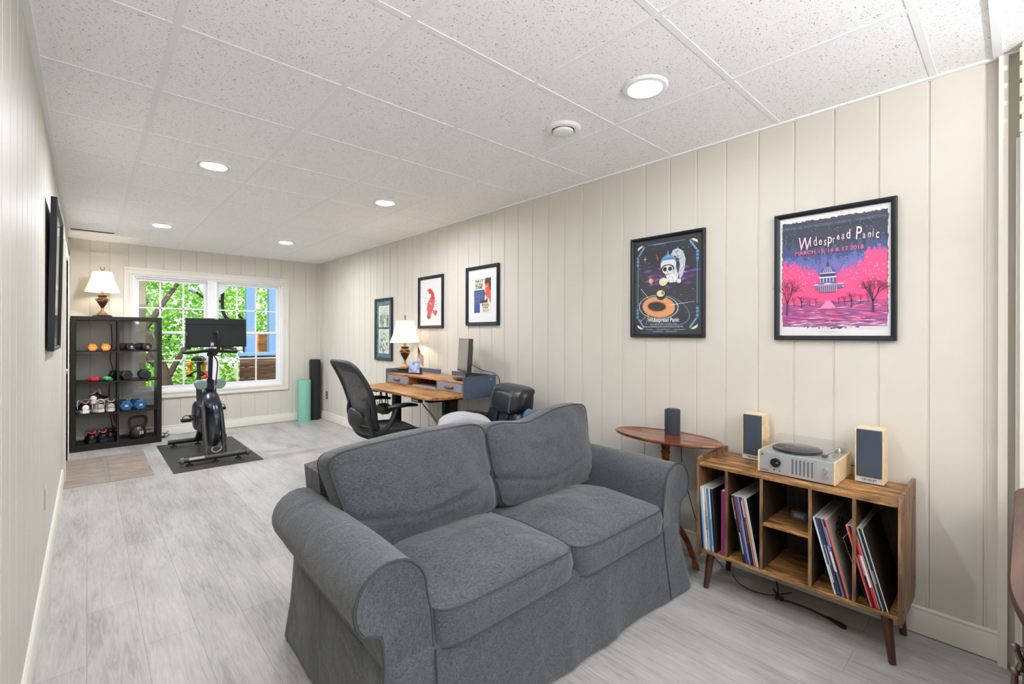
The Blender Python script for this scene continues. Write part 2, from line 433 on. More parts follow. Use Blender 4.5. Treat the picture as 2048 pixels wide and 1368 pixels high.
# stone-look tile landing in front of the door
TILE = mat('worn tile', (122, 108, 97), .5, var=(7, (160, 148, 138), (1, 5, 1)), bump=(30, .4, (1, 4, 1)))
t = MB()
for cx0, cx1 in ((-.16, .115), (.148, .455)):
    for r_ in range(5): t.box(cx0, cx1, 5.335 + r_ * .235, 5.335 + r_ * .235 + .225, 0, .0035)
t.box(.117, .146, 5.335, 6.508, 0, .0028, 1)
struct(t.build('trim_7', [TILE, mat('grey grout', (128, 122, 116), .8)], bevel=.001))

# ------------------------------------------------------------------ window
wt = struct(MB().box(WX0, WX1, YB + .02, YB + .11, WZ0, WZ0 + .03).build('window_1', WHITE))
c = MB()   # interior casing with stepped profile
def frame_rect(mb, x0, x1, z0, z1, w, ya, yb_, mi=None):
    mb.box(x0, x1, ya, yb_, z1 - w, z1, mi); mb.box(x0, x1, ya, yb_, z0, z0 + w, mi)
    mb.box(x0, x0 + w, ya, yb_, z0 + w, z1 - w, mi); mb.box(x1 - w, x1, ya, yb_, z0 + w, z1 - w, mi)
frame_rect(c, .315, 2.205, .47, 2.105, .088, YB - .014, YB)
frame_rect(c, .322, 2.198, .477, 2.098, .022, YB - .022, YB - .012)
frame_rect(c, .375, 2.145, .53, 2.045, .018, YB - .020, YB - .012)
c.build('casing', TRIM, wt, bevel=.002)
j = MB(); frame_rect(j, WX0, WX1, WZ0, WZ1, .02, YB - .001, YB + .11); frame_rect(j, WX0 + .02, WX1 - .02, WZ0 + .02, WZ1 - .02, .02, YB + .035, YB + .11)
j.box(1.185, 1.295, YB + .01, YB + .11, WZ0 + .02, WZ1 - .02)
for q in (1.205, 1.23, 1.255): j.box(q, q + .012, YB + .004, YB + .012, WZ0 + .03, WZ1 - .03)
j.build('jamb', WHITE, wt, bevel=.002)
for (x0, x1, sx) in ((.44, 1.185, (.684, .928)), (1.295, 2.08, (1.547, 1.782))):
    for (z0, z1, yy, zm) in ((.595, 1.325, YB + .045, .945), (1.285, 1.985, YB + .075, 1.62)):
        s = MB(); frame_rect(s, x0, x1, z0, z1, .032, yy, yy + .025)
        for xm in sx: s.box(xm - .009, xm + .009, yy + .004, yy + .021, z0 + .03, z1 - .03)
        s.box(x0 + .03, x1 - .03, yy + .004, yy + .021, zm - .009, zm + .009)
        so = s.build('sash', WHITE, wt, bevel=.002)
        MB().box(x0 + .03, x1 - .03, yy + .011, yy + .014, z0 + .03, z1 - .03).build('pane', GLASS, so)
h = MB(); h.box(2.055, 2.078, YB + .028, YB + .044, .6, .66); h.cyl((2.1, YB + .01, .63), (2.1, YB - .01, .63), .008); h.build('latch', WHITE, wt, bevel=.002)
# ------------------------------------------------------------------ ceiling lights and vent
def LENS(k): return mat('lit lens %d' % k, (255, 250, 240), .5, emit=((248, 250, 255), float(k)))
def downlight(x, y, label, k, group='recessed ceiling lights'):
    t = thing('recessed_light', label, 'ceiling light', (x, y, H), group=group)
    m = MB(); m.lathe([(.062, -.004), (.075, -.012), (.092, -.009), (.100, -.001), (.100, .0)], n=40, caps=False); m.build('trim_ring', mat('white light trim', (240, 240, 242), .3), t)
    m = MB(); m.lathe([(.0, -.006), (.05, -.006), (.064, -.005), (.064, -.001), (0, -.001)], n=40, caps=False); m.build('lens', LENS(k), t)
    return t
downlight(1.825, 1.12, 'large bright recessed ceiling light nearest the viewer, above the record cabinet', 190)
downlight(.606, 3.542, 'bright recessed ceiling light on the left, in the middle of the room', 500)
downlight(1.824, 3.558, 'round recessed ceiling light to the left of the lobster print, mid room', 420)
downlight(.554, 5.852, 'recessed ceiling light above the exercise bike, left far end', 950)
downlight(1.748, 5.91, 'recessed ceiling light farthest right, near the window corner', 440)
downlight(.606, 1.12, 'recessed ceiling light out of frame above the left foreground', 260)
downlight(.606, -1.2, 'recessed ceiling light behind the viewer on the left', 130)
downlight(1.825, -1.2, 'recessed ceiling light behind the viewer on the right', 130)
t = thing('ceiling_vent', 'white round plastic air vent in the ceiling beside the nearest light', 'vent', (1.871, 1.64, H))
VW = mat('vent plastic', (238, 238, 238), .35)
m = MB(); m.lathe([(.058, .0), (.058, -.008), (.066, -.016), (.085, -.012), (.094, -.002), (.094, 0)], n=48, caps=False); m.build('flange', VW, t)
m = MB(); m.lathe([(0, -.03), (.045, -.03), (.054, -.026), (.054, -.014), (.04, -.006), (0, -.006)], n=40, caps=False); m.build('disc', VW, t)
m = MB(); m.lathe([(.0, -.001), (.06, -.001), (.06, -.0005), (0, -.0005)], n=32, caps=False); m.build('throat', mat('vent dark', (60, 60, 62), .8), t)

# added unseen fill light, shaped as a floor lamp, bounced off the ceiling
t = thing('added_fill_uplight', 'added unseen black uplighter behind the viewer, bounce fill off the ceiling', 'added fill light', (.95, -1.35, 0))
m = MB(); m.lathe([(.0, 0), (.14, 0), (.14, .015), (.02, .03), (0, .03)], n=32); m.build('base', DARKMETAL, t)
m = MB(); m.cyl((0, 0, .02), (0, 0, 1.66), .012); m.build('pole', DARKMETAL, t)
m = MB(); m.lathe([(.02, 1.64), (.08, 1.66), (.16, 1.70), (.17, 1.715), (.155, 1.708), (.07, 1.675), (0, 1.67)], n=36, caps=False); m.build('bowl', DARKMETAL, t)
al = bpy.data.lights.new('fill_bounce_light', 'AREA'); al.shape = 'DISK'; al.size = .24; al.energy = 145; al.color = (.97, .985, 1.0)
ao = bpy.data.objects.new('fill_bounce_light', al); COL.objects.link(ao); ao.parent = t; ao.location = (0, 0, 1.72); ao.rotation_euler = (PI, 0, 0)

# ------------------------------------------------------------------ daylight
w = bpy.data.worlds.new('sky'); SC.world = w; w.use_nodes = True
nt = w.node_tree; bg = nt.nodes['Background']
bg.inputs[0].default_value = (.90, .96, 1.0, 1); bg.inputs[1].default_value = 1.9
sl = bpy.data.lights.new('sun', 'SUN'); so = bpy.data.objects.new('sun', sl); COL.objects.link(so)
sl.energy = 8.5; sl.angle = .02; so.rotation_euler = Vector((-.30, -.55, .8)).normalized().to_track_quat('Z', 'Y').to_euler()

# ------------------------------------------------------------------ outside
GRASS = mat('garden ground', (78, 104, 48), .9, var=(3, (120, 130, 70)))
struct(MB().box(-14, 16, YB + .14, 26, -.5, -.35).build('ground', GRASS))
BARK = mat('bark', (66, 52, 40), .9, bump=(25, .8, (1, 1, .2)), var=(8, (44, 36, 28), (1, 1, .3)))
def leaf_mat(name, rgb, rgb2):
    m = mat(name, rgb, .5, var=(2.2, rgb2)); b = m.node_tree.nodes['Principled BSDF']
    nt = m.node_tree; tr = nt.nodes.new('ShaderNodeBsdfTranslucent'); tr.inputs[0].default_value = lin((150, 215, 60)); mx = nt.nodes.new('ShaderNodeMixShader'); mx.inputs[0].default_value = .45
    out = nt.nodes['Material Output']; nt.links.new(b.outputs[0], mx.inputs[1]); nt.links.new(tr.outputs[0], mx.inputs[2]); nt.links.new(mx.outputs[0], out.inputs[0]); return m
LEAF = [leaf_mat('leaf green', (104, 164, 70), (156, 204, 100)), leaf_mat('leaf dark', (66, 118, 46), (112, 162, 72)), leaf_mat('leaf light', (160, 204, 100), (206, 232, 146))]
def leaves(c, r, n, size, seed, hollow=.3):
    rr = random.Random(seed); mb = MB()
    for i in range(n):
        while True:
            p = Vector((rr.uniform(-1, 1), rr.uniform(-1, 1), rr.uniform(-1, 1)))
            if hollow < p.length < 1 and noise.noise(p * 3 + Vector((seed, 0, 0))) > -.16: break
        p = Vector((c[0] + p.x * r[0], c[1] + p.y * r[1], c[2] + p.z * r[2]))
        s = size * rr.uniform(.6, 1.3)
        M = Matrix.Rotation(rr.uniform(0, 2 * PI), 3, 'Z') @ Matrix.Rotation(rr.gauss(.4, .5), 3, 'X')
        q = [Vector((0, 0, 0)), Vector((-.35, .4, .06)) * s, Vector((0, 1, -.05)) * s, Vector((.35, .4, .06)) * s]
        mb.add([p + M @ v for v in q], [(0, 3, 2, 1)], i % 3)
    return mb
def tree(name, label, base, trunk, brs, crowns, size, seed, group='trees beyond the window'):
    t = thing(name, label, 'tree', base, group=group)
    m = MB()
    pts = catmull(trunk, 5); n = len(pts); m.tube(pts, [.11 * (1 - .6 * i / n) for i in range(n)], 9)
    for b in brs:
        p = catmull(b, 4); k = len(p); m.tube(p, [.05 * (1 - .75 * i / k) + .006 for i in range(k)], 7)
    m.build('trunk', BARK, t)
    f = MB()
    for i, (c, r, nn) in enumerate(crowns):
        l = leaves(c, r, nn, size, seed + i); f.add(l.v, l.f); f.fm[-len(l.fm):] = l.fm
    f.build('foliage', LEAF, t, smooth=0)
tree('leafy_tree', 'tree with a leaning forked trunk seen through the left window sash', (.62, 10.2, -.35),
     [(0.5, 0, 0), (.38, 0, .9), (.1, .1, 1.7), (-.2, .1, 2.5), (-.5, 0, 3.4)],
     [[(.4, 0, .8), (.75, .1, 1.5), (1.2, .1, 2.3)], [(.1, .1, 1.7), (.5, .2, 2.4), (.9, .2, 3.1)], [(.35, 0, 1.0), (-.1, -.1, 1.45), (-.7, -.1, 1.9)]],
     [((-.1, .7, 2.5), (1.9, .7, 1.7), 7600), ((.2, .5, 3.3), (1.6, .7, .9), 1500), ((-.5, .6, .9), (1.2, .6, .9), 900)], .085, 3)
tree('leafy_tree', 'pale green sunlit tree seen low behind the bike saddle', (1.0, 14.6, -.35),
     [(0, 0, 0), (.05, 0, .8), (-.1, 0, 1.6), (.1, 0, 2.6)], [[(0, 0, .7), (-.6, 0, 1.3), (-1.2, .1, 1.7)], [(0, 0, 1.0), (.6, 0, 1.6)]],
     [((-.6, .2, 1.0), (2.4, .8, 1.2), 2600), ((1.6, .4, 1.2), (1.8, .8, 1.3), 2200), ((.2, .6, 3.0), (3.6, .9, 1.9), 8500)], .14, 11)
tree('leafy_tree', 'denser tree behind the pale blue porch posts', (3.3, 12.3, -.35),
     [(0, 0, 0), (.1, 0, 1.2), (0, 0, 2.6), (.2, 0, 3.6)], [[(0, 0, 1.2), (-.7, 0, 2.1)], [(0, 0, 1.6), (.7, 0, 2.5)]],
     [((0, 0, 2.7), (1.8, 1.0, 1.9), 6500)], .10, 23)
# covered porch outside: olive post, pale-blue posts and rail, brown board wall below
PB_ = mat('pale blue porch paint', (92, 126, 160), .6)
OLIVE = mat('olive post paint', (120, 112, 92), .7)
DECK = wood_mat('weathered brown boards', (58, 40, 28), (92, 66, 46), (126, 92, 64), (1, 8, 8), .8)
def out(u, v, Y):
    x = (u - 1024) / FPX; y = (684 - 14.4 - v) / FPX; cs, sn = math.cos(YAW), math.sin(YAW)
    X_, Y_ = sn + cs * x, cs - sn * x; t = Y / Y_; return X_ * t, CH + y * t
def post(name, label, u0, u1, Y, z0, z1, m, dep=.12):
    x0 = out(u0, 700, Y)[0]; x1 = out(u1, 700, Y)[0]
    o = MB().box(x0, x1, Y, Y + dep, z0, z1).build(name, m, bevel=.006); tag(o, label, 'post'); return o
post('porch_post', 'olive grey post outside the left edge of the window', 274, 292, 8.0, -.35, 3.2, OLIVE)
post('porch_post', 'wide pale blue porch post outside the right window sash', 493, 512, 8.6, .98, 3.2, PB_)
post('porch_post', 'narrow pale blue porch post at the far right of the window', 538, 556, 8.6, .98, 3.2, PB_)
x0 = out(478, 700, 8.58)[0]
o = MB().box(x0, 5, 8.55, 8.75, .93, .985).build('porch_rail', PB_, bevel=.005); tag(o, 'pale blue rail under the porch posts outside the window', 'rail')
m = MB()
for i in range(7): m.box(x0 + .02, 5, 8.6, 8.64, -.35 + i * .183, -.35 + i * .183 + .176)
o = m.build('board_wall', DECK, bevel=.004); tag(o, 'brown weathered board wall under the porch rail outside', 'board wall')
m = MB(); m.box(out(520, 0, 9.1)[0], 5, 9.4, 9.5, -.35, 1.32); o = m.build('wood_screen', wood_mat('orange cedar', (120, 72, 34), (170, 108, 54), (204, 146, 84), (1, 8, 8), .7), bevel=.01); tag(o, 'orange-brown wooden screen behind the narrow blue post', 'screen')
# satellite dish on an arm
t = thing('satellite_dish', 'grey satellite dish and feed arm outside at the top of the window', 'satellite dish', (*[out(432, 570, 9.0)[0], 9.0], out(432, 570, 9.0)[1] - .6))
bx, bz = out(440, 575, 9.0); cx_, cz_ = out(441, 572, 9.0)
m = MB(); n0 = m.mark(); m.lathe([(0, .0), (.1, .006), (.17, .024), (.235, .05), (.237, .055), (.17, .03), (.1, .012), (0, .006)], n=36, caps=False)
m.xf(n0, Vector((-.55, -.78, .30)).to_track_quat('Z', 'Y').to_matrix().to_4x4())
dx, dz = 0.0, .6; ZB = t.location.z
m.xf(n0, Matrix.Translation((dx, 0, dz))); m.build('reflector', mat('dish grey', (112, 120, 114), .5), t)
ax, az = out(390, 586, 9.0); ex, ez = out(384, 585, 9.0)
m = MB(); m.tube(catmull([(dx + .1, .02, dz - .28), (dx - .15, -.05, dz - .25), (ax - t.location.x, -.1, az - ZB)], 6), .02, 8); m.build('feed_arm', DARKMETAL, t)
m = MB(); m.cyl((ax - t.location.x, -.1, az - ZB), (ax - t.location.x - .09, -.1, az - ZB + .05), .035, .05); m.build('feed_horn', mat('feed grey', (140, 150, 160), .4), t)
m = MB(); m.tube(catmull([(dx + .1, .02, dz - .1), (dx + .12, .02, dz - .5), (dx + .4, .02, dz - .9), (dx + .5, .02, -.35 - ZB)], 6), .028, 8); m.build('mast', DARKMETAL, t)

# ------------------------------------------------------------------ sofa
def fabric():
    m = bpy.data.materials.new('charcoal linen'); m.use_nodes = True; nt = m.node_tree; b = nt.nodes['Principled BSDF']; L = nt.links.new
    tc = nt.nodes.new('ShaderNodeTexCoord'); outs = []
    for sc in ((90, 90, 700), (700, 700, 90), (620, 620, 620)):
        mp = nt.nodes.new('ShaderNodeMapping'); mp.inputs['Scale'].default_value = sc; L(tc.outputs['Object'], mp.inputs[0])
        n = nt.nodes.new('ShaderNodeTexNoise'); n.inputs['Scale'].default_value = 1; n.inputs['Detail'].default_value = 2; L(mp.outputs[0], n.inputs['Vector']); outs.append(n.outputs['Fac'])
    a = nt.nodes.new('ShaderNodeMath'); a.operation = 'ADD'; L(outs[0], a.inputs[0]); L(outs[1], a.inputs[1])
    a2 = nt.nodes.new('ShaderNodeMath'); a2.operation = 'ADD'; L(a.outputs[0], a2.inputs[0]); L(outs[2], a2.inputs[1])
    r = nt.nodes.new('ShaderNodeMapRange'); r.inputs[1].default_value = 1.2; r.inputs[2].default_value = 1.8; L(a2.outputs[0], r.inputs[0])
    cr = nt.nodes.new('ShaderNodeValToRGB'); cr.color_ramp.elements[0].color = lin((40, 42, 46)); cr.color_ramp.elements[1].color = lin((92, 94, 99)); L(r.outputs[0], cr.inputs[0]); L(cr.outputs[0], b.inputs['Base Color'])
    bp = nt.nodes.new('ShaderNodeBump'); bp.inputs['Strength'].default_value = .3; bp.inputs['Distance'].default_value = .002; L(r.outputs[0], bp.inputs['Height'])
    # soft wrinkles
    w_ = nt.nodes.new('ShaderNodeTexNoise'); w_.inputs['Scale'].default_value = 7; w_.inputs['Detail'].default_value = 3; w_.inputs['Distortion'].default_value = 1.0; L(tc.outputs['Object'], w_.inputs['Vector'])
    bp2 = nt.nodes.new('ShaderNodeBump'); bp2.inputs['Strength'].default_value = .5; bp2.inputs['Distance'].default_value = .02; L(w_.outputs['Fac'], bp2.inputs['Height']); L(bp.outputs[0], bp2.inputs['Normal'])
    L(bp2.outputs[0], b.inputs['Normal']); b.inputs['Roughness'].default_value = .9; b.inputs['Sheen Weight'].default_value = .25; b.inputs['Specular IOR Level'].default_value = .2
    return m
FAB = fabric(); PIPE = mat('charcoal piping', (58, 60, 64), .9)

def cushion(mb, w, d, e, crown, crownb, n=6.0, nu=30, nv=24, bulge=.012, seed=0, amp=.006, post=None):
    """soft boxed cushion centred at origin: top z=e/2 (+crown). returns top and bottom piping loops (after post)"""
    def plan(u, v):
        m_ = max(abs(u), abs(v)); k = m_ / ((abs(u) ** n + abs(v) ** n) ** (1 / n)) if m_ > 0 else 1
        return u * k * w / 2, v * k * d / 2
    def dome(u, v): return (1 - abs(u) ** 2.6) * (1 - abs(v) ** 2.6)
    us = [-1 + 2 * i / nu for i in range(nu + 1)]; vs_ = [-1 + 2 * i / nv for i in range(nv + 1)]
    P = []; idx = {}
    def addp(p, wr):
        q = Vector(p); nz = noise.noise(Vector((q.x * 5 + seed, q.y * 5, q.z * 5 + seed))) * amp * wr
        return q, nz
    tops = [[None] * (nu + 1) for _ in vs_]; bots = [[None] * (nu + 1) for _ in vs_]
    V = []
    for j, v in enumerate(vs_):
        for i, u in enumerate(us):
            x, y = plan(u, v); h = dome(u, v)
            nz = noise.noise(Vector((x * 5 + seed, y * 5, seed))) * amp + noise.noise(Vector((x * 14 + seed, y * 9, seed))) * amp * .35
            tops[j][i] = len(V); V.append(Vector((x, y, e / 2 + crown * h ** .8 + nz * min(1, h * 3))))
    for j, v in enumerate(vs_):
        for i, u in enumerate(us):
            x, y = plan(u, v); h = dome(u, v)
            bots[j][i] = len(V); V.append(Vector((x, y, -e / 2 - crownb * h)))
    per = [(0, i) for i in range(nu)] + [(j, nu) for j in range(nv)] + [(nv, i) for i in range(nu, 0, -1)] + [(j, 0) for j in range(nv, 0, -1)]
    mids = []
    for (j, i) in per:
        a = V[tops[j][i]]; l = math.hypot(a.x, a.y) or 1
        mids.append(len(V)); V.append(Vector((a.x * (1 + bulge / l), a.y * (1 + bulge / l), 0)))
    F = []
    for j in range(nv):
        for i in range(nu):
            F.append((tops[j][i], tops[j][i + 1], tops[j + 1][i + 1], tops[j + 1][i])); F.append((bots[j][i], bots[j + 1][i], bots[j + 1][i + 1], bots[j][i + 1]))
    N = len(per)
    for k in range(N):
        k2 = (k + 1) % N; a, b = per[k], per[k2]
        F.append((tops[a[0]][a[1]], mids[k], mids[k2], tops[b[0]][b[1]])); F.append((mids[k], bots[a[0]][a[1]], bots[b[0]][b[1]], mids[k2]))
    if post: V = [Vector(post(p)) for p in V]
    mb.add(V, F)
    return [V[tops[j][i]] for j, i in per], [V[bots[j][i]] for j, i in per]

sofa = thing('loveseat', 'charcoal grey slipcovered two-seat sofa with rolled arms in the foreground', 'sofa', (1.432, 1.19, 0), R(-1.5))
def arm_profile(s):
    """outline in (x,z) for the left arm (s=-1) or right arm (s=+1), counter-clockwise seen from the front for left"""
    pts = [(-.640, .02), (-.645, .30), (-.655, .44), (-.672, .52)]
    c = (-.785, .525); r = .113
    for k in range(0, 15):
        a = R(8 + k * 15); pts.append((c[0] + r * math.cos(a) , c[1] + r * math.sin(a) * (1.0)))
    pts += [(-.845, .447), (-.822, .432), (-.812, .40), (-.808, .34), (-.812, .25), (-.822, .12), (-.836, .02)]
    return [(-s * x, z) for x, z in pts]
for s in (-1, 1):
    prof = arm_profile(s); n = len(prof)
    cx_ = sum(p[0] for p in prof) / n; cz_ = sum(p[1] for p in prof) / n
    def ring(y, inset, k):
        out_ = []
        for i, (x, z) in enumerate(prof):
            wr = noise.noise(Vector((x * 6 + s * 9, y * 6, z * 6))) * .006 * k
            dx, dz = x - cx_, z - cz_; l = math.hypot(dx, dz)
            out_.append((x - dx / l * inset + dx / l * wr, y, z - dz / l * inset + dz / l * wr))
        return out_
    rings = [ring(0.002, .012, 0), ring(0.0, .008, 0), ring(.006, .001, 0)] + [ring(.02 + .84 * i / 24, 0, 1) for i in range(24)] + [ring(.86, .004, 0), ring(.875, .03, 0)]
    m = MB(); m.loft(rings); a = m.build('armrest', FAB, sofa, smooth=50)
    m = MB(); m.tube([(x, .002, z) for x, z in prof], .0045, 6); m.build('piping', PIPE, a)
# back frame
m = MB()
n0 = m.mark(); m.gbox(-.75, .75, .70, .885, .02, .74, 24, 4, 16)
m.fn(n0, lambda p: (p.x * (1 + .012 * math.sin(p.z * 9)), p.y + (p.z - .4) * .06 + .004 * noise.noise(Vector((p.x * 4, p.y * 4, p.z * 5))), p.z - .02 * (abs(p.x) / .75) ** 8 * (1 if p.z > .6 else 0)))
m.build('back_frame', FAB, sofa, smooth=60, bevel=.035, seg=4)
# skirt with flared, gently folded hem
def outline(flare, inset, k):
    pts = []
    hw, d0, d1, r = .812 + flare * .35 - inset, -.004 - flare * .55 + inset, .89 + flare * .5 - inset, .05
    seq = []
    for i in range(60): seq.append((-hw + r + (2 * hw - 2 * r) * i / 59, d0))
    for i in range(1, 8): a = -PI / 2 + PI / 2 * i / 8; seq.append((hw - r + r * math.cos(a), d0 + r + r * math.sin(a)))
    for i in range(36): seq.append((hw, d0 + r + (d1 - d0 - 2 * r) * i / 35))
    for i in range(1, 8): a = PI / 2 * i / 8; seq.append((hw - r + r * math.cos(a), d1 - r + r * math.sin(a)))
    for i in range(60): seq.append((hw - r - (2 * hw - 2 * r) * i / 59, d1))
    for i in range(1, 8): a = PI / 2 + PI / 2 * i / 8; seq.append((-hw + r + r * math.cos(a), d1 - r + r * math.sin(a)))
    for i in range(36): seq.append((-hw, d1 - r - (d1 - d0 - 2 * r) * i / 35))
    for i in range(1, 8): a = PI + PI / 2 * i / 8; seq.append((-hw + r + r * math.cos(a), d0 + r + r * math.sin(a)))
    res = []
    for x, y in seq:
        edge = max(abs(x) / .85, abs(y - .44) / .45)
        cornerness = (min(abs(x) / .85, 1) * min(abs(y - .44) / .45, 1)) ** 6
        wv = noise.noise(Vector((x * 5.5, y * 5.5, 1.3))) * .026 * k + noise.noise(Vector((x * 13, y * 13, 5))) * .016 * k * (.3 + cornerness)
        l = math.hypot(x, y - .44); ux, uy = x / l, (y - .44) / l
        ext = wv + cornerness * (.045 if x > 0 else .0) * k
        res.append((x + ux * ext, y + uy * ext))
    return res
levels = [(.345, 0, .012, 0), (.33, 0, 0, .05), (.27, .006, 0, .35), (.2, .018, 0, .6), (.13, .034, 0, .8), (.06, .05, 0, 1), (.012, .06, 0, 1.05)]
m = MB(); m.loft([[(x, y, z) for x, y in outline(f, i_, k)] for z, f, i_, k in levels], cap0=True, cap1=False); m.build('skirt', FAB, sofa, smooth=70)
for x in (-.645, .645):
    m = MB(); m.tube([(x, -.008, .33), (x, -.022, .2), (x, -.045, .06), (x, -.05, .015)], .003, 5); m.build('seam', PIPE, sofa)
m = MB(); n0 = m.mark(); m.gbox(-.645, .645, .03, .72, .30, .335, 12, 8, 2); m.build('seat_platform', FAB, sofa)
# seat cushions
for i, xc in enumerate((-.326, .326)):
    def post(p, xc=xc):
        x, y, z = p
        z2 = z - .03 * max(0, (y + .0)) / .3 * (1 if z > 0 else 0)   # slightly lower at the back
        return (x + xc, y + .325, z2 + .385 + .006 * math.sin(x * 7))
    m = MB(); tp, bt = cushion(m, .652, .70, .115, .05, .002, 9, 30, 28, .012, 3 + i * 7, .012, post)
    sc_ = m.build('seat_cushion', FAB, sofa, smooth=60)
    m = MB(); m.tube(tp, .0042, 6, closed=True); m.tube(bt, .0042, 6, closed=True); m.build('piping', PIPE, sc_)
# back cushions: slumped boxed pillows
def backcush(x0, x1, tilt, seed, droop, xs, h=.44, sag=0.0):
    W = x1 - x0; hgt = h
    def post(p):
        x, y, z = p                       # x width, y height, z thickness (front +)
        t = (y / hgt + .5)                # 0 bottom 1 top
        f = .92 + .12 * t
        X = (x0 + x1) / 2 + x * f + xs * (t - .5)
        belly = .035 * math.exp(-((t - .28) / .25) ** 2) * (1 - (abs(x) / (W / 2)) ** 3) * (1 if z > 0 else .2)
        wr = .010 * math.sin(9 * t + 5 * x / W + seed) * (1 - t) * (abs(x) / W + .2) * (1 if z > 0 else 0)
        wr += .016 * noise.noise(Vector((x * 3 + y * 4 + seed, y * 10 - x * 3, 2.0 + seed))) + .010 * (1 - t) * noise.noise(Vector((x * 7 + y * 8 + seed, y * 26, seed))) * (1 if z > 0 else .4)
        wr -= .016 * max(0, 1 - abs((t - .22) - .3 * abs(x / W + .1)) / .05) * (1 if z > 0 else 0)
        d = z + belly + wr
        ang = R(tilt)
        zz_ = y * math.cos(ang) - sag * math.exp(-((x / W + .12) / .2) ** 2) * t + .438 + hgt / 2 + droop * (x / W) * t + .008 * math.sin(PI * (x / W + .5)) * t
        yy_ = .60 + y * math.sin(ang) - d
        return (X, yy_, zz_ + d * math.sin(ang) * .6)
    m = MB(); tp, bt = cushion(m, W, hgt, .13, .075, .03, 10, 34, 28, .02, seed, .014, post)
    c_ = m.build('back_cushion', FAB, sofa, smooth=60)
    m = MB(); m.tube(tp, .0042, 6, closed=True); m.tube(bt, .0042, 6, closed=True); m.build('piping', PIPE, c_)
backcush(-.735, .0, 16, 4.0, .035, -.045, .40)
backcush(.01, .745, 17, 9.0, .045, .03, .42, .042)
# ------------------------------------------------------------------ framed pictures
FRAMEB = mat('black blue frame', (17, 23, 31), .42, spec=.35)
FRAMEBR = mat('dark brown frame', (44, 28, 27), .4)
class Art:
    """flat printed artwork: layered shapes on the sheet, a = across, b = up, local -y faces the room"""
    def __init__(s, d): s.mb = MB(); s.mats = []; s.d = d; s.ly = 0; s.ix = {}
    def c(s, rgb, rough=.6):
        if rgb not in s.ix:
            s.ix[rgb] = len(s.mats); s.mats.append(mat('ink %d %d %d' % rgb, rgb, rough))
        return s.ix[rgb]
    def y(s): return -(s.d + s.ly * .00003)
    def poly(s, pts, rgb, up=True):
        if up: s.ly += 1
        s.mb.add([(a, s.y(), b) for a, b in pts], [tuple(range(len(pts)))], s.c(rgb))
    def rect(s, a0, a1, b0, b1, rgb, up=True): s.poly([(a0, b0), (a1, b0), (a1, b1), (a0, b1)], rgb, up)
    def ell(s, a, b, ra, rb, rgb, rot=0, n=32, up=True):
        ca, sa = math.cos(rot), math.sin(rot)
        s.poly([(a + ra * math.cos(t) * ca - rb * math.sin(t) * sa, b + ra * math.cos(t) * sa + rb * math.sin(t) * ca) for t in [2 * PI * k / n for k in range(n)]], rgb, up)
    def ring(s, a, b, ra, rb, w, rgb, rot=0, n=48, t0=0, t1=2 * PI):
        s.ly += 1; ca, sa = math.cos(rot), math.sin(rot); vs = []; fs = []
        for k in range(n + 1):
            t = t0 + (t1 - t0) * k / n
            for q in (0, w):
                x, z = (ra - q) * math.cos(t), (rb - q * rb / ra) * math.sin(t); vs.append((a + x * ca - z * sa, s.y(), b + x * sa + z * ca))
        for k in range(n): fs.append((2 * k, 2 * k + 1, 2 * k + 3, 2 * k + 2))
        s.mb.add(vs, fs, s.c(rgb))
    def line(s, p, q, w, rgb, w2=None, up=True):
        p, q = Vector(p), Vector(q); d = q - p
        if d.length < 1e-9: return
        n_ = Vector((-d.y, d.x)).normalized(); w2 = w if w2 is None else w2
        s.poly([tuple(p + n_ * w / 2), tuple(p - n_ * w / 2), tuple(q - n_ * w2 / 2), tuple(q + n_ * w2 / 2)], rgb, up)
    def text(s, t, a, b, size, rgb, align='CENTER', rot=0, sx=1.0, bold=0.0):
        s.ly += 1; ca, sa = math.cos(rot), math.sin(rot)
        s.mb.text(t, (a, s.y(), b), (ca, 0, sa), (-sa, 0, ca), size, align, s.c(rgb), 0, sx, bold)

def picture(label, cat, loc, rot, w, h, fw_, depth, fmat, art_fn, group=None, tilt=0.0, glass=True, name='framed_poster', mat_w=None):
    t = thing(name, label, cat, loc, rot, group)
    if tilt: t.rotation_euler = (tilt, 0, rot)
    m = MB(); x, z = w / 2, h / 2
    prof = [(0, 0), (0, depth), (.004, depth + .003), (fw_ * .6, depth + .001), (fw_ * .85, depth - .004), (fw_, depth - .007), (fw_, 0)]
    def corner(sx, sz): return lambda a, d: (sx * (x - a), -d, sz * (z - a))
    cs = [corner(-1, -1), corner(1, -1), corner(1, 1), corner(-1, 1)]
    for k in range(4): m.prism(prof, cs[k], cs[(k + 1) % 4])
    m.build('frame', fmat, t, smooth=25)
    m = MB(); m.box(-x + .004, x - .004, -.006, -.001, -z + .004, z - .004); m.build('backing', mat('backing board', (90, 78, 66), .8), t)
    A = Art(.0065); art_fn(A, w - 2 * fw_, h - 2 * fw_); A.mb.build('print', A.mats, t, smooth=0)
    if glass:
        m = MB(); m.box(-x + fw_ - .002, x - fw_ + .002, -depth + .008, -depth + .0065, -z + fw_ - .002, z - fw_ + .002); m.build('glazing', GLASS, t, smooth=0)
    return t

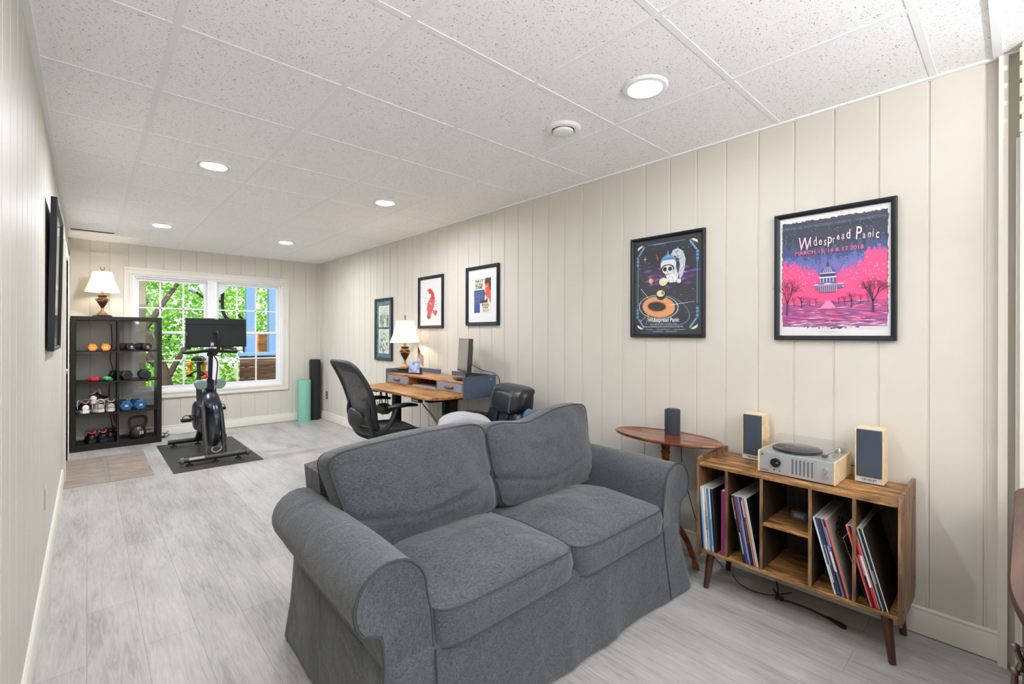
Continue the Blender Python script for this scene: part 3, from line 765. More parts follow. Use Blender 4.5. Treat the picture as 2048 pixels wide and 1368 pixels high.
def art_dome(A, w, h):
    r = random.Random(5)
    S = lambda s: (s - .5) * w
    T = lambda t: (t - .5) * h
    A.rect(-w / 2, w / 2, -h / 2, h / 2, (232, 230, 232))
    edge = []
    n = 60
    for k in range(n + 1): edge.append((.025 + .95 * k / n + r.uniform(-.002, .002), .955 + r.uniform(-.006, .006)))
    for k in range(1, 60): edge.append((.975 + r.uniform(-.006, .006), .955 - .83 * k / 60))
    for k in range(61): edge.append((.975 - .95 * k / 60, .10 - .03 * math.sin(k / 60 * PI) + r.uniform(-.02, .02)))
    for k in range(1, 60): edge.append((.025 + r.uniform(-.006, .006), .125 + .83 * k / 60))
    A.poly([(S(a), T(b)) for a, b in edge], (62, 68, 86))
    # aurora columns: blue, then pink
    A.ly += 1
    for (rgb, lo, hi, sd) in (((70, 82, 132), .60, .80, 1), ((92, 104, 172), .54, .70, 2), ((118, 108, 178), .50, .64, 3), ((206, 84, 158), .48, .66, 4), ((246, 78, 138), .44, .64, 5)):
        A.ly += 1
        N = 70
        for k in range(N):
            s0 = .028 + .944 * k / N; c_ = abs((k + .5) / N - .475)
            base = lo + (hi - lo) * (min(1, c_ * 2.6) ** (1.0 if sd > 3 else .35)) * (.75 + .5 * noise.noise(Vector((k * .35, sd, 0)))) + r.uniform(-.02, .02)
            if sd <= 3 and .40 < (k + .5) / N < .56: base += .06
            if (k + .5) / N > .8 and sd > 3: base += .06
            A.poly([(S(s0), T(.12)), (S(s0 + .946 / N), T(.12)), (S(s0 + .946 / N), T(base)), (S(s0), T(base + r.uniform(-.01, .01)))], rgb, False)
    # meadow / water streaks
    A.ly += 1
    A.rect(S(.03), S(.97), T(.075), T(.275), (170, 84, 150), False)
    for k in range(240):
        b = .085 + .20 * r.random(); a = .03 + .9 * r.random(); l = r.uniform(.03, .16)
        rgb = r.choice([(246, 90, 150), (236, 120, 170), (110, 74, 132), (150, 90, 160), (246, 150, 186), (226, 80, 140), (250, 200, 216)])
        A.poly([(S(a), T(b)), (S(min(a + l / 2, .97)), T(b - .003)), (S(min(a + l, .975)), T(b)), (S(min(a + l / 2, .97)), T(b + .0035))], rgb)
    A.ly += 1
    for k in range(40):
        a = r.uniform(.02, .9); b = r.uniform(.06, .12); A.poly([(S(a), T(b)), (S(a + .1), T(b + .002)), (S(a + .05), T(b + .006))], (236, 232, 236), False)
    A.poly([(S(.40), T(.22)), (S(.55), T(.22)), (S(.49), T(.285)), (S(.46), T(.285))], (240, 132, 180))
    # trees
    ink = (66, 40, 84)
    def br(a, b, ang, l, wd, dep):
        a2, b2 = a + math.cos(ang) * l, b + math.sin(ang) * l
        A.line((S(a), T(b)), (S(a2), T(b2)), wd * w, ink, wd * .65 * w, False)
        if dep:
            for q in ((-.45, .75), (.4, .78), (.05, .6)) if dep > 1 else ((-.4, .7), (.4, .7)): br(a2, b2, ang + q[0] + r.uniform(-.15, .15), l * q[1], wd * .6, dep - 1)
    A.ly += 1
    br(.86, .18, 1.57, .085, .022, 5); br(.075, .17, 1.5, .10, .018, 5)
    for a, b, l, wd in ((.225, .225, .045, .012), (.68, .22, .05, .013), (.62, .245, .03, .008), (.30, .245, .03, .007), (.36, .25, .024, .006), (.57, .255, .022, .006), (.76, .25, .03, .007), (.15, .25, .03, .007), (.82, .26, .028, .007)): br(a, b, 1.57, l, wd, 3)
    # domed building
    W_, K = (222, 220, 236), (52, 44, 80)
    A.rect(S(.345), S(.61), T(.385), T(.415), (120, 96, 150)); A.rect(S(.345), S(.61), T(.412), T(.42), W_)
    A.rect(S(.385), S(.555), T(.355), T(.42), (150, 140, 180))
    for k in range(9): A.rect(S(.392 + k * .018), S(.398 + k * .018), T(.357), T(.405), K, k == 0)
    A.poly([(S(.425), T(.415)), (S(.515), T(.415)), (S(.47), T(.435))], W_)
    A.rect(S(.395), S(.545), T(.425), T(.475), (104, 98, 150))
    for k in range(10): A.rect(S(.399 + k * .0148), S(.404 + k * .0148), T(.432), T(.465), K if k % 2 else W_, k == 0)
    A.rect(S(.39), S(.55), T(.468), T(.478), W_)
    A.rect(S(.405), S(.535), T(.478), T(.505), K); A.rect(S(.40), S(.54), T(.503), T(.51), W_)
    A.poly([(S(.47 + .062 * math.cos(q)), T(.51 + .055 * math.sin(q))) for q in [PI * k / 20 for k in range(21)]], (86, 90, 146))
    for q in (-.7, -.35, 0, .35, .7): A.line((S(.47 + .055 * q), T(.515)), (S(.47 + .03 * q), T(.555)), .0022, W_, .001, q == -.7)
    A.rect(S(.46), S(.48), T(.562), T(.585), K); A.line((S(.47), T(.585)), (S(.47), T(.615)), .004, K, .001)
    # stars and blossoms
    A.ly += 1
    for k in range(120):
        a = r.uniform(.06, .95); b = r.uniform(.62, .9); A.ell(S(a), T(b), .0011, .0011, (225, 225, 240), n=6, up=False)
    for k in range(150):
        a = r.choice([r.uniform(.04, .36), r.uniform(.6, .95)]); b = r.gauss(.47, .07); A.ell(S(a), T(b), .0020, .0014, (250, 214, 228), n=5, up=False)
    # lettering
    x = .165
    word = [('W', .165, .165, -.025), ('i', .11, .05, .0), ('d', .11, .07, .0), ('e', .095, .058, 0), ('s', .105, .058, -.01), ('p', .125, .062, .0), ('r', .09, .045, 0), ('e', .08, .055, .02), ('a', .085, .058, .02), ('d', .115, .07, .015), (' ', .1, .03, 0),
            ('P', .15, .09, 0), ('a', .085, .058, 0), ('n', .085, .06, 0), ('i', .10, .03, 0), ('c', .105, .06, -.015)]
    for i, (ch, sz, adv, dy) in enumerate(word):
        col = (244, 236, 244) if i % 2 else (244, 200, 226)
        if ch != ' ': A.text(ch, S(x + adv / 2), T(.735 + .03 * (x - .15) + dy), sz * h * .95, col, rot=r.uniform(-.08, .08), sx=.56, bold=.004)
        x += adv * .73
    A.text('MARCH 15, 16 & 17 2018', S(.47), T(.675), .042 * h, (240, 96, 130), rot=.0, sx=1.05, bold=.01)
    A.text('THE THEATER AT MGM NATIONAL HARBOR - WASHINGTON, DC', S(.49), T(.895), .030 * h, (120, 128, 148), sx=.92)
    A.rect(S(.38), S(.56), T(.033), T(.037), (190, 188, 192))

def art_astro(A, w, h):
    r = random.Random(9)
    S = lambda s: (s - .5) * w
    T = lambda t: (t - .5) * h
    A.rect(-w / 2, w / 2, -h / 2, h / 2, (52, 54, 64))
    # nebula
    for k in range(46):
        a = r.uniform(.22, .9); b = .60 + .05 * r.gauss(0, 1) - abs(a - .5) * .06
        l = r.uniform(.06, .2); A.poly([(S(a - l / 2), T(b)), (S(a), T(b - .012)), (S(a + l / 2), T(b + .006)), (S(a), T(b + .022))], r.choice([(92, 60, 122), (112, 72, 150), (74, 56, 96), (132, 84, 160), (68, 52, 84)]))
    A.ly += 1
    for k in range(150):
        q = r.uniform(.0008, .0022); A.ell(S(r.uniform(.08, .92)), T(r.uniform(.2, .93)), q, q, r.choice([(220, 220, 225), (150, 160, 180)]), n=6, up=False)
    # border
    B1, B2, Y_ = (110, 170, 206), (70, 120, 160), (238, 232, 180)
    for sx in (-1, 1):
        X = lambda s: sx * (.5 - s) * w
        A.rect(min(X(.06), X(.068)), max(X(.06), X(.068)), T(.30), T(.72), B1)
        A.rect(min(X(.045), X(.075)), max(X(.045), X(.075)), T(.72), T(.84), B2); A.rect(min(X(.045), X(.075)), max(X(.045), X(.075)), T(.16), T(.28), B2)
        for b in (.74, .78, .81, .18, .22, .25): A.rect(min(X(.04), X(.08)), max(X(.04), X(.08)), T(b), T(b + .012), B1 if r.random() > .3 else (206, 150, 120))
        for sb in (0, 1):
            Tb = (lambda t: T(t)) if sb else (lambda t: T(1 - t))
            A.poly([(X(.06), Tb(.84)), (X(.085), Tb(.84)), (X(.17), Tb(.925)), (X(.16), Tb(.945))], B1)
            A.poly([(X(.055), Tb(.90)), (X(.06), Tb(.93)), (X(.11), Tb(.95)), (X(.15), Tb(.945))], Y_)
    A.rect(S(.22), S(.78), T(.945), T(.950), B1); A.rect(S(.3), S(.5), T(.935), T(.945), B2)
    # black hole with rings
    A.ell(S(.385), T(.285), .235 * w, .105 * h, (226, 158, 104), rot=-.10)
    A.ell(S(.36), T(.29), .15 * w, .058 * h, (206, 116, 74), rot=-.10); A.ell(S(.36), T(.29), .135 * w, .048 * h, (44, 44, 52), rot=-.10)
    A.ring(S(.385), T(.285), .245 * w, .112 * h, .004, (226, 200, 160), rot=-.1)
    A.ring(S(.38), T(.285), .30 * w, .125 * h, .0042, (238, 238, 238), rot=-.08)
    A.ring(S(.44), T(.27), .42 * w, .15 * h, .006, (90, 140, 180), rot=-.35, t0=-.9, t1=1.5)
    A.line((S(.56), T(.30)), (S(.90), T(.325)), .004, (235, 235, 235), .001); A.line((S(.11), T(.49)), (S(.23), T(.385)), .003, (230, 230, 230), .002)
    A.line((S(.25), T(.225)), (S(.10), T(.13)), .0022, (220, 220, 220)); A.line((S(.25), T(.225)), (S(.19), T(.10)), .0022, (220, 220, 220))
    # planets
    A.ell(S(.425), T(.405), .072 * w, .05 * h, (34, 34, 38)); A.ell(S(.42), T(.425), .06 * w, .034 * h, (226, 226, 170)); A.ell(S(.45), T(.43), .02 * w, .02 * h, (120, 140, 110))
    A.ell(S(.27), T(.565), .034 * w, .028 * h, (224, 160, 110)); A.ell(S(.262), T(.57), .014 * w, .014 * h, (240, 200, 150))
    # astronaut: pack, body, arm, helmet, visor
    A.poly([(S(a), T(b)) for a, b in ((.56, .80), (.60, .86), (.67, .875), (.74, .84), (.78, .76), (.77, .68), (.74, .60), (.70, .555), (.68, .62), (.70, .70), (.68, .77), (.63, .80))], (196, 206, 214))
    for k in range(26):
        a = r.uniform(.62, .77); b = r.uniform(.62, .86); A.line((S(a), T(b)), (S(a + r.uniform(-.04, .04)), T(b + r.uniform(-.03, .03))), .0028, r.choice([(60, 66, 76), (120, 160, 190), (240, 240, 240)]))
    A.poly([(S(a), T(b)) for a, b in ((.48, .64), (.56, .66), (.64, .70), (.68, .60), (.66, .53), (.58, .53), (.52, .56))], (214, 222, 228))
    A.poly([(S(a), T(b)) for a, b in ((.50, .60), (.55, .53), (.63, .53), (.66, .58), (.60, .62))], (236, 238, 240))
    for k in range(16):
        a = r.uniform(.52, .66); b = r.uniform(.54, .66); A.line((S(a), T(b)), (S(a + r.uniform(-.03, .03)), T(b + r.uniform(-.025, .025))), .002, r.choice([(70, 76, 90), (120, 160, 190)]))
    A.ell(S(.535), T(.725), .115 * w, .085 * h, (226, 228, 228)); A.poly([(S(.535 + .112 * math.cos(q)), T(.745 + .075 * math.sin(q))) for q in [PI * .08 + PI * .84 * k / 18 for k in range(19)]], (104, 156, 200))
    A.ring(S(.535), T(.735), .112 * w, .05 * h, .004, (60, 84, 120), t0=.1, t1=3.0)
    A.ell(S(.525), T(.675), .098 * w, .045 * h, (58, 62, 72)); A.ell(S(.525), T(.665), .078 * w, .045 * h, (224, 228, 226))
    for a in (.485, .56): A.ell(S(a), T(.672), .028 * w, .022 * h, (26, 28, 34))
    A.poly([(S(.522), T(.655)), (S(.513), T(.637)), (S(.534), T(.637))], (26, 28, 34)); A.rect(S(.49), S(.56), T(.612), T(.625), (160, 176, 190))
    A.ell(S(.51), T(.555), .035 * w, .02 * h, (236, 236, 236)); A.ell(S(.46), T(.545), .062 * w, .042 * h, (228, 224, 168)); A.ell(S(.47), T(.55), .03 * w, .02 * h, (244, 242, 214))
    A.ell(S(.69), T(.54), .03 * w, .022 * h, (230, 232, 236)); A.line((S(.53), T(.80)), (S(.53), T(.86)), .004, (200, 206, 214))
    A.line((S(.355), T(.84)), (S(.385), T(.77)), .004, (200, 110, 96)); A.line((S(.345), T(.80)), (S(.38), T(.80)), .003, (200, 110, 96))
    for q in ((1, 0), (0, 1)): A.line((S(.18) - q[0] * .012, T(.80) - q[1] * .018), (S(.18) + q[0] * .012, T(.80) + q[1] * .018), .0022, (240, 240, 240))
    A.text('Widespread Panic', S(.46), T(.128), .062 * h, (240, 240, 240), sx=.78, bold=.016)
    A.text('JULY 28TH, 29TH, & 30TH, 2023', S(.46), T(.095), .026 * h, (200, 220, 232), sx=.85)
    A.text('ORION AMPHITHEATER HUNTSVILLE, ALABAMA', S(.46), T(.070), .024 * h, (200, 220, 232), sx=.85)
    for a0, a1, b in ((.2, .3, .045), (.36, .56, .047), (.62, .78, .045), (.3, .46, .025), (.5, .66, .025)): A.rect(S(a0), S(a1), T(b), T(b + .006), (150, 170, 186))

def matted(A, w, h, mw, mh, cx=0, cz=0, col=(226, 229, 233)):
    A.rect(-w / 2, w / 2, -h / 2, h / 2, col)
    A.rect(cx - mw / 2 - .004, cx + mw / 2 + .004, cz - mh / 2 - .004, cz + mh / 2 + .004, (250, 250, 250))
    A.rect(cx - mw / 2 - .001, cx + mw / 2 + .001, cz - mh / 2 - .001, cz + mh / 2 + .001, (110, 108, 104))
def art_navy(A, w, h):
    mw, mh = .25, .325; matted(A, w, h, mw, mh, 0, .0)
    S = lambda s: (s - .5) * mw
    T = lambda t: (t - .5) * mh
    A.rect(S(0), S(1), T(0), T(1), (232, 226, 206))
    A.text('NAVY', S(.32), T(.87), .042, (24, 26, 30), sx=1.05, bold=.03); A.text('vs', S(.32), T(.83), .018, (24, 26, 30), bold=.02)
    A.text('NOTRE', S(.31), T(.765), .036, (24, 26, 30), sx=.95, bold=.03); A.text('DAME', S(.31), T(.695), .038, (24, 26, 30), sx=1.0, bold=.03)
    A.poly([(S(a), T(b)) for a, b in ((.02, .02), (.36, .02), (.36, .32), (.62, .40), (.68, .56), (.60, .66), (.02, .66))], (36, 62, 128))
    for k in range(3):
        A.line((S(.05), T(.60 - k * .12)), (S(.55), T(.60 - k * .12)), .0016, (190, 200, 220))
        for q in range(3): A.ring(S(.14 + q * .17), T(.54 - k * .12), .012, .012, .002, (170, 190, 216), n=12)
    A.rect(S(.02), S(.36), T(.02), T(.22), (28, 70, 150))
    A.poly([(S(a), T(b)) for a, b in ((.66, .98), (.99, .98), (.99, .84), (.66, .80), (.63, .86))], (58, 56, 58))
    A.poly([(S(a), T(b)) for a, b in ((.66, .81), (.99, .85), (.99, .28), (.92, .30), (.90, .40), (.80, .42), (.72, .46), (.69, .52), (.66, .56), (.70, .60), (.65, .64), (.68, .70))], (222, 84, 58))
    A.poly([(S(a), T(b)) for a, b in ((.86, .83), (.99, .85), (.99, .62), (.93, .64), (.90, .72))], (44, 42, 46))
    A.ell(S(.74), T(.745), .008, .005, (250, 240, 230)); A.poly([(S(.72), T(.55)), (S(.84), T(.55)), (S(.78), T(.52))], (150, 36, 30))
    A.poly([(S(a), T(b)) for a, b in ((.36, .34), (.70, .42), (.80, .42), (.80, .30), (.36, .28))], (40, 44, 56)); A.poly([(S(a), T(b)) for a, b in ((.60, .38), (.78, .46), (.74, .42), (.70, .36))], (236, 232, 224))
    A.text('MUNICIPAL', S(.68), T(.205), .030, (30, 30, 34), sx=.66, bold=.02); A.text('STADIUM', S(.68), T(.135), .026, (30, 30, 34), sx=.72, bold=.02)
    A.text('OCT. 19', S(.70), T(.045), .028, (30, 30, 34), sx=.8, bold=.02)
def art_red(A, w, h):
    mw, mh = .24, .33; matted(A, w, h, mw, mh, 0, -.01)
    S = lambda s: (s - .5) * mw
    T = lambda t: (t - .5) * mh - .01
    A.rect(S(0), S(1), T(0), T(1), (228, 229, 230))
    RED, DR = (196, 44, 38), (140, 26, 26)
    S0 = S; S = lambda s: S0(.5 + (s - .5) * 1.25)
    A.poly([(S(a), T(b)) for a, b in ((.28, .93), (.42, .97), (.58, .92), (.70, .80), (.76, .64), (.74, .48), (.68, .34), (.60, .24), (.52, .10), (.38, .04), (.24, .10), (.30, .20), (.24, .30), (.26, .42), (.32, .54), (.42, .62), (.50, .70), (.52, .78), (.42, .80), (.34, .84), (.38, .88), (.30, .89))], RED)
    A.poly([(S(a), T(b)) for a, b in ((.60, .30), (.74, .24), (.86, .28), (.92, .20), (.84, .14), (.86, .08), (.72, .12), (.64, .18))], RED)
    A.poly([(S(a), T(b)) for a, b in ((.24, .12), (.38, .06), (.52, .12), (.46, .0), (.38, -.02), (.28, .03))], DR)
    r = random.Random(4)
    for k in range(30):
        a = r.uniform(.3, .66); b = r.uniform(.15, .66); A.line((S(a), T(b)), (S(a + .06), T(b + .015)), .0022, DR)
    for p, q in (((.28, .62), (.06, .72)), ((.28, .56), (.08, .60)), ((.30, .50), (.14, .48)), ((.72, .5), (.9, .58)), ((.72, .44), (.94, .46)), ((.70, .38), (.88, .36))): A.line((S(p[0]), T(p[1])), (S(q[0]), T(q[1])), .005, (60, 58, 60), .002)
    A.ell(S(.46), T(.50), .008, .008, (235, 225, 220)); A.ell(S(.56), T(.47), .006, .006, (235, 225, 220))
def art_blue(A, w, h):
    A.rect(-w / 2, w / 2, -h / 2, h / 2, (34, 96, 128))
    r = random.Random(2)
    for (b0, b1, sub) in ((.03, .285, 0), (-.29, .0, 1)):
        A.rect(-w * .36, w * .36, b0, b1, (236, 238, 234)); A.rect(-w * .33, w * .33, b0 + .008, b1 - .008, (206, 206, 188))
        for k in range(26):
            a = r.uniform(-.28, .28) * w; b = r.uniform(b0 + .02, b0 + (b1 - b0) * .55); c_ = r.choice([(110, 120, 104), (150, 150, 130), (90, 96, 96), (176, 170, 150)])
            A.poly([(a - .02, b - .018), (a + .02, b - .018), (a + .012, b + r.uniform(.01, .05)), (a - .01, b + .02)], c_)
        if sub == 0: A.poly([(-w * .02, b0 + .1), (w * .05, b0 + .1), (w * .015, b1 - .02)], (120, 116, 104)); A.poly([(w * .2, b0 + .02), (w * .33, b0 + .02), (w * .33, b0 + .14), (w * .24, b0 + .13)], (90, 92, 92))
        else:
            A.ring(0, b0 + .17, .09, .075, .012, (120, 118, 106), t0=.4, t1=PI - .4)
            for k in range(14): a = r.uniform(-.08, .08); b = r.uniform(b0 + .06, b0 + .17); A.ell(a, b, .016, .02, r.choice([(190, 206, 220), (220, 226, 228), (150, 160, 170)]), n=8)
def art_left(A, w, h):
    A.rect(-w / 2, w / 2, -h / 2, h / 2, (236, 230, 214))
    T = lambda t: (t - .5) * h
    A.rect(-w / 2, w / 2, T(.06), T(.30), (84, 98, 116)); A.rect(-w / 2, w / 2, T(.24), T(.26), (190, 194, 196)); A.rect(-w / 2, w / 2, T(.01), T(.06), (226, 222, 212))
    A.ell(0, T(.07), .1, .05, (232, 110, 62)); A.poly([(-.06, T(.3)), (.06, T(.3)), (.02, T(.36)), (0, T(.44)), (-.02, T(.36))], (70, 84, 104))
    A.rect(-w / 2, w / 2, T(.62), T(.8), (214, 200, 176)); A.rect(-w / 2, w / 2, T(.85), T(.86), (90, 90, 92))

RW = R(-90)
picture('large black framed pink and navy concert poster of a domed building among blossom trees', 'poster', (XR, .609, 1.590), RW, .497, .645, .022, .022, FRAMEB, art_dome, glass=True)
picture('black framed dark space concert poster with an astronaut over a ringed black hole', 'poster', (XR, 1.478, 1.597), RW, .497, .642, .020, .022, FRAMEB, art_astro, glass=True)
picture('black framed print with black football lettering and a red face, white mat', 'print', (XR, 3.302, 1.648), RW, .470, .545, .030, .022, FRAMEB, art_navy, name='framed_print')
picture('black framed print of a red lobster-like creature on a white mat', 'print', (XR, 4.164, 1.631), RW, .470, .550, .030, .022, FRAMEB, art_red, name='framed_print')
picture('narrow dark brown framed pair of sketches in a blue mat beside the desk lamp', 'picture', (XR, 5.208, 1.352), RW, .435, .755, .034, .022, FRAMEBR, art_blue, name='framed_picture')
picture('black framed picture on the left wall seen edge-on with reflections in its glass', 'picture', (XL + .014, 3.82, 1.603), R(90), .82, .812, .020, .024, FRAMEB, art_left, tilt=R(.9), name='framed_picture')

# ------------------------------------------------------------------ wall plates
def plate(label, loc, rot, dark=True, cat='outlet'):
    t = thing('wall_outlet', label, cat, loc, rot)
    m = MB(); m.box(-.035, .035, -.006, 0, -.058, .058); m.build('cover_plate', mat('bronze plate', (92, 76, 54), .4, .4) if dark else mat('almond plate', (196, 188, 164), .4), t, bevel=.003)
    m = MB()
    for z in (-.025, .025): m.lathe([(0, 0), (.014, 0), (.014, .004), (0, .004)], n=16)
    m = MB()
    for z in (-.024, .024): m.box(-.013, .013, -.0085, -.006, z - .014, z + .014)
    m.build('socket', mat('ivory socket', (222, 214, 196), .4), t, bevel=.002)
    return t
plate('dark bronze outlet plate on the right wall near the far corner', (XR, 7.04, .373), RW)
plate('beige switch plate low on the left wall near the door', (XL, 3.40, .44), R(90), False, 'switch plate')

# ------------------------------------------------------------------ record cabinet (local: front -y, centred)
CABX, CABY = 2.30, .701
cab = thing('record_cabinet', 'rustic brown record cabinet with five compartments on dark tapered legs', 'cabinet', (2.30, .701, 0), RW)
# local x = -(Y-.701), local y = X-2.30 ; y=0 front, y=.345 back
CW = .406
m = MB(); m.box(-CW + .013, CW - .013, .0, .345, .625, .640); m.build('top_panel', RUSTIC, cab, bevel=.002)
m = MB(); m.box(-CW + .013, CW - .013, .0, .345, .190, .205); m.build('bottom_panel', RUSTIC, cab, bevel=.002)
for s in (-1, 1):
    poly = [(-.004, .17), (-.004, .64), (.004, .662), (.02, .668), (.347, .672), (.347, .21), (.32, .17)]
    m = MB(); x0, x1 = s * CW, s * (CW - .0135)
    m.prism(poly, lambda a, b: (x0, a, b), lambda a, b: (x1, a, b)); sp = m.build('side_panel', RUSTICX, cab, bevel=.002)
    for y, z in ((.03, .60), (.30, .60), (.03, .22), (.30, .26)): sc_ = MB(); sc_.cyl((s * (CW + .0012), y, z), (s * (CW - .004), y, z), .0045, n=10); sc_.build('screw', DARKMETAL, sp)
divs = [.959 - .701, .800 - .701, .603 - .701, .447 - .701]
for dv in divs:
    m = MB(); m.box(-dv - .0065, -dv + .0065, .002, .335, .205, .625); d_ = m.build('divider', SHADEDWOOD, cab, bevel=.001); m = MB(); m.box(-dv - .0066, -dv + .0066, .0005, .0022, .205, .625); m.build('unshaded_edge', RUSTICX, d_)  # body darkened for compartment shade, front edge keeps the plain wood tone
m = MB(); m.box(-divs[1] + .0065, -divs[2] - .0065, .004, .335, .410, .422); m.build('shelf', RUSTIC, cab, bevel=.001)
m = MB(); m.box(-CW + .013, CW - .013, .335, .340, .205, .625); m.build('back_panel', SHADEDWOOD, cab)  # near-black tone stands in for shade at the back of the compartments
for x in (-.33, -.1, .1, .2, .33): m = MB(); m.cyl((x, .03, .6385), (x, .03, .6406), .005, n=10); m.build('screw', DARKMETAL, cab)
for sx, sy in ((-1, 0), (1, 0), (-1, 1), (1, 1)):
    m = MB(); y0 = .045 if sy == 0 else .285; y1 = .035 if sy == 0 else .30
    m.tube([(sx * (CW - .055), y0, .19), (sx * (CW - .034), y1, .0)], [.0205, .0125], 20); m.build('leg', LEGWOOD, cab)
# records: compartments in world Y (left in the picture = larger Y)
SLV = {}
def sleeve(nm, Y, lean, th, rgb, z0, side=None, xf=2.306, hh=.312, dd=.312, label='', grp='', cover=None):
    """one record sleeve standing on the shelf, bottom edge at Y, leaning towards +Y by lean (radians)"""
    t = thing(nm, label, 'record' if nm == 'record_sleeve' else 'box', (xf, Y, z0), RW, grp or None)
    t.rotation_euler = (0, -lean, RW)
    m = MB(); m.box(-th / 2, th / 2, 0, dd, 0, hh)
    m.build('sleeve', mat('sleeve %d %d %d' % rgb, rgb, .5), t, bevel=.0008, seg=1)
    e = MB(); e.box(-th / 2 + .0006, th / 2 - .0006, .001, dd - .001, hh - .001, hh + .0007); 
    e.build('open_edge', mat('sleeve paper edge', (200, 198, 190), .8), t, smooth=0)
    if side:
        s_ = MB(); s_.box(-th / 2 + .0004, th / 2 - .0004, -.0006, .001, side[1], side[2]); s_.build('spine_print', mat('sleeve %d %d %d' % side[0], side[0], .5), t, smooth=0)
    if cover: cover(t, th)
    return t
ORD = ['first', 'second', 'third', 'fourth', 'fifth', 'sixth', 'seventh', 'eighth', 'ninth', 'tenth', 'eleventh', 'twelfth', 'thirteenth', 'fourteenth', 'fifteenth']
def row(where, specs, y_hi, y_lo, lean, z0=.2055, grp='', top_gap=0):
    """specs left to right; bottoms packed from y_hi downwards"""
    y = y_hi
    for i, (th, rgb, cname, side) in enumerate(specs):
        ye = th / math.cos(lean)
        sleeve('record_sleeve', y - ye / 2, lean, th * .94, rgb, z0 + th * .5 * abs(math.sin(lean)) + .0003, side, 2.306 + (i * 7 % 5) * .0016, label='%s record, %s spine, %s from left in the %s' % ('thin' if th < .006 else 'thick', cname, ORD[i], where), grp=grp, cover=None)
        y -= ye
    return y
W1, BL, SK, GY, PK, BK, NV, RD, CR, LB = (226, 228, 230), (34, 120, 176), (150, 196, 220), (150, 152, 158), (200, 170, 176), (20, 20, 22), (34, 44, 78), (206, 40, 44), (222, 214, 196), (120, 140, 196)
specs1 = [(.006, (40, 36, 48), 'dark purple', ((120, 100, 120), .02, .28)), (.004, BK, 'black', None), (.007, BL, 'bright blue', None), (.004, SK, 'sky blue', None), (.006, W1, 'white', None), (.006, (236, 238, 242), 'plain white', None), (.004, CR, 'cream', ((180, 120, 110), .1, .2)), (.005, PK, 'mottled pink', ((110, 90, 96), .06, .24)), (.005, (210, 206, 212), 'pale grey', ((120, 150, 110), .1, .17)), (.005, GY, 'grey', None), (.007, BL, 'deep blue', None), (.006, W1, 'white and blue', ((110, 150, 190), .03, .16)), (.008, BK, 'glossy black', None), (.006, (26, 26, 30), 'black', None)]
row('leftmost compartment', specs1, 1.0885, .98, R(4.2), grp='records in the leftmost compartment')
t = sleeve('box_set', .977, 0, .0175, (132, 30, 104), .2055, None, 2.308, .318, .30, label='magenta box set standing at the right of the leftmost compartment')
specs2 = [(.005, BK, 'black', ((150, 160, 170), .2, .3)), (.006, (28, 28, 32), 'speckled black', ((200, 190, 150), .04, .14)), (.007, RD, 'red and blue', ((40, 70, 160), .0, .15)), (.005, (60, 60, 110), 'dark violet', None), (.006, (70, 90, 160), 'blue', ((140, 150, 210), .02, .2)), (.005, (120, 130, 170), 'lavender', None), (.004, BK, 'black', None), (.005, (40, 34, 34), 'dark patterned', ((170, 100, 60), .1, .2)), (.005, (24, 26, 30), 'black and white', ((210, 210, 210), .22, .3)), (.005, W1, 'white', None), (.004, (160, 60, 60), 'dull red', None), (.005, CR, 'cream', None), (.003, BK, 'black', None), (.005, (22, 22, 24), 'grey white', (W1, .0, .312))]
row('second compartment', specs2, .882, .81, R(10.5), grp='records in the second compartment')
specs4 = [(.006, (214, 224, 230), 'pale blue white', None), (.006, (44, 56, 84), 'slate blue', ((190, 196, 206), .05, .12)), (.005, (96, 92, 110), 'mauve grey', ((220, 220, 220), .12, .2)), (.006, (30, 34, 54), 'midnight blue', None), (.005, BK, 'black', ((206, 206, 206), .1, .2)), (.007, (86, 98, 160), 'periwinkle blue', ((220, 224, 236), .1, .18)), (.005, (24, 24, 28), 'glossy black', ((180, 180, 190), .2, .28)), (.004, (220, 110, 80), 'orange', None)]
def row_cover(t, th):
    m = MB(); m.box(th / 2, th / 2 + .0005, .004, .306, .006, .306); m.build('cover_art', mat('grey tan cover', (142, 134, 122), .6), t, smooth=0)
    m = MB()
    m.text('rSJEn', (th / 2 + .0009, .15, .225), (0, 1, .18), (0, -.12, 1), .075, 'CENTER', bold=.03); m.build('cover_lettering', mat('black lettering', (22, 22, 22), .6), t, smooth=0)
    m = MB(); m.text('ivory blue', (th / 2 + .0009, .15, .175), (0, 1, .18), (0, -.12, 1), .036, 'CENTER'); m.build('cover_subtitle', mat('rust lettering', (170, 80, 50), .6), t, smooth=0)
yend = row('fourth compartment', specs4, .515, .46, R(15), grp='records in the fourth compartment')
sleeve('record_sleeve', yend - .0028, R(15), .005, (150, 142, 130), .2065, ((214, 90, 60), .0, .312), 2.306, label='record with tan cover and dark lettering, rightmost in the fourth compartment', grp='records in the fourth compartment', cover=row_cover)
specs5 = [(.006, (206, 92, 92), 'salmon red', None), (.004, (120, 30, 34), 'dark red', None), (.007, BK, 'black', ((170, 150, 150), .12, .2)), (.009, (214, 24, 30), 'bright red', ((240, 220, 220), .08, .2)), (.004, W1, 'white', None), (.005, BK, 'black', None), (.005, (176, 186, 192), 'silver grey', None), (.006, (24, 26, 30), 'black', ((150, 150, 160), .1, .15)), (.005, (40, 40, 44), 'charcoal', None), (.004, (50, 38, 26), 'white', ((230, 232, 234), .0, .312))]
yend = row('rightmost compartment', specs5, .3945, .33, R(15.5), grp='records in the rightmost compartment')
sleeve('record_sleeve', .405, R(20), .004, (34, 32, 40), .2065, ((110, 70, 80), .1, .2), 2.33, .25, .25, label='small dark record leaning alone on the left in the rightmost compartment')
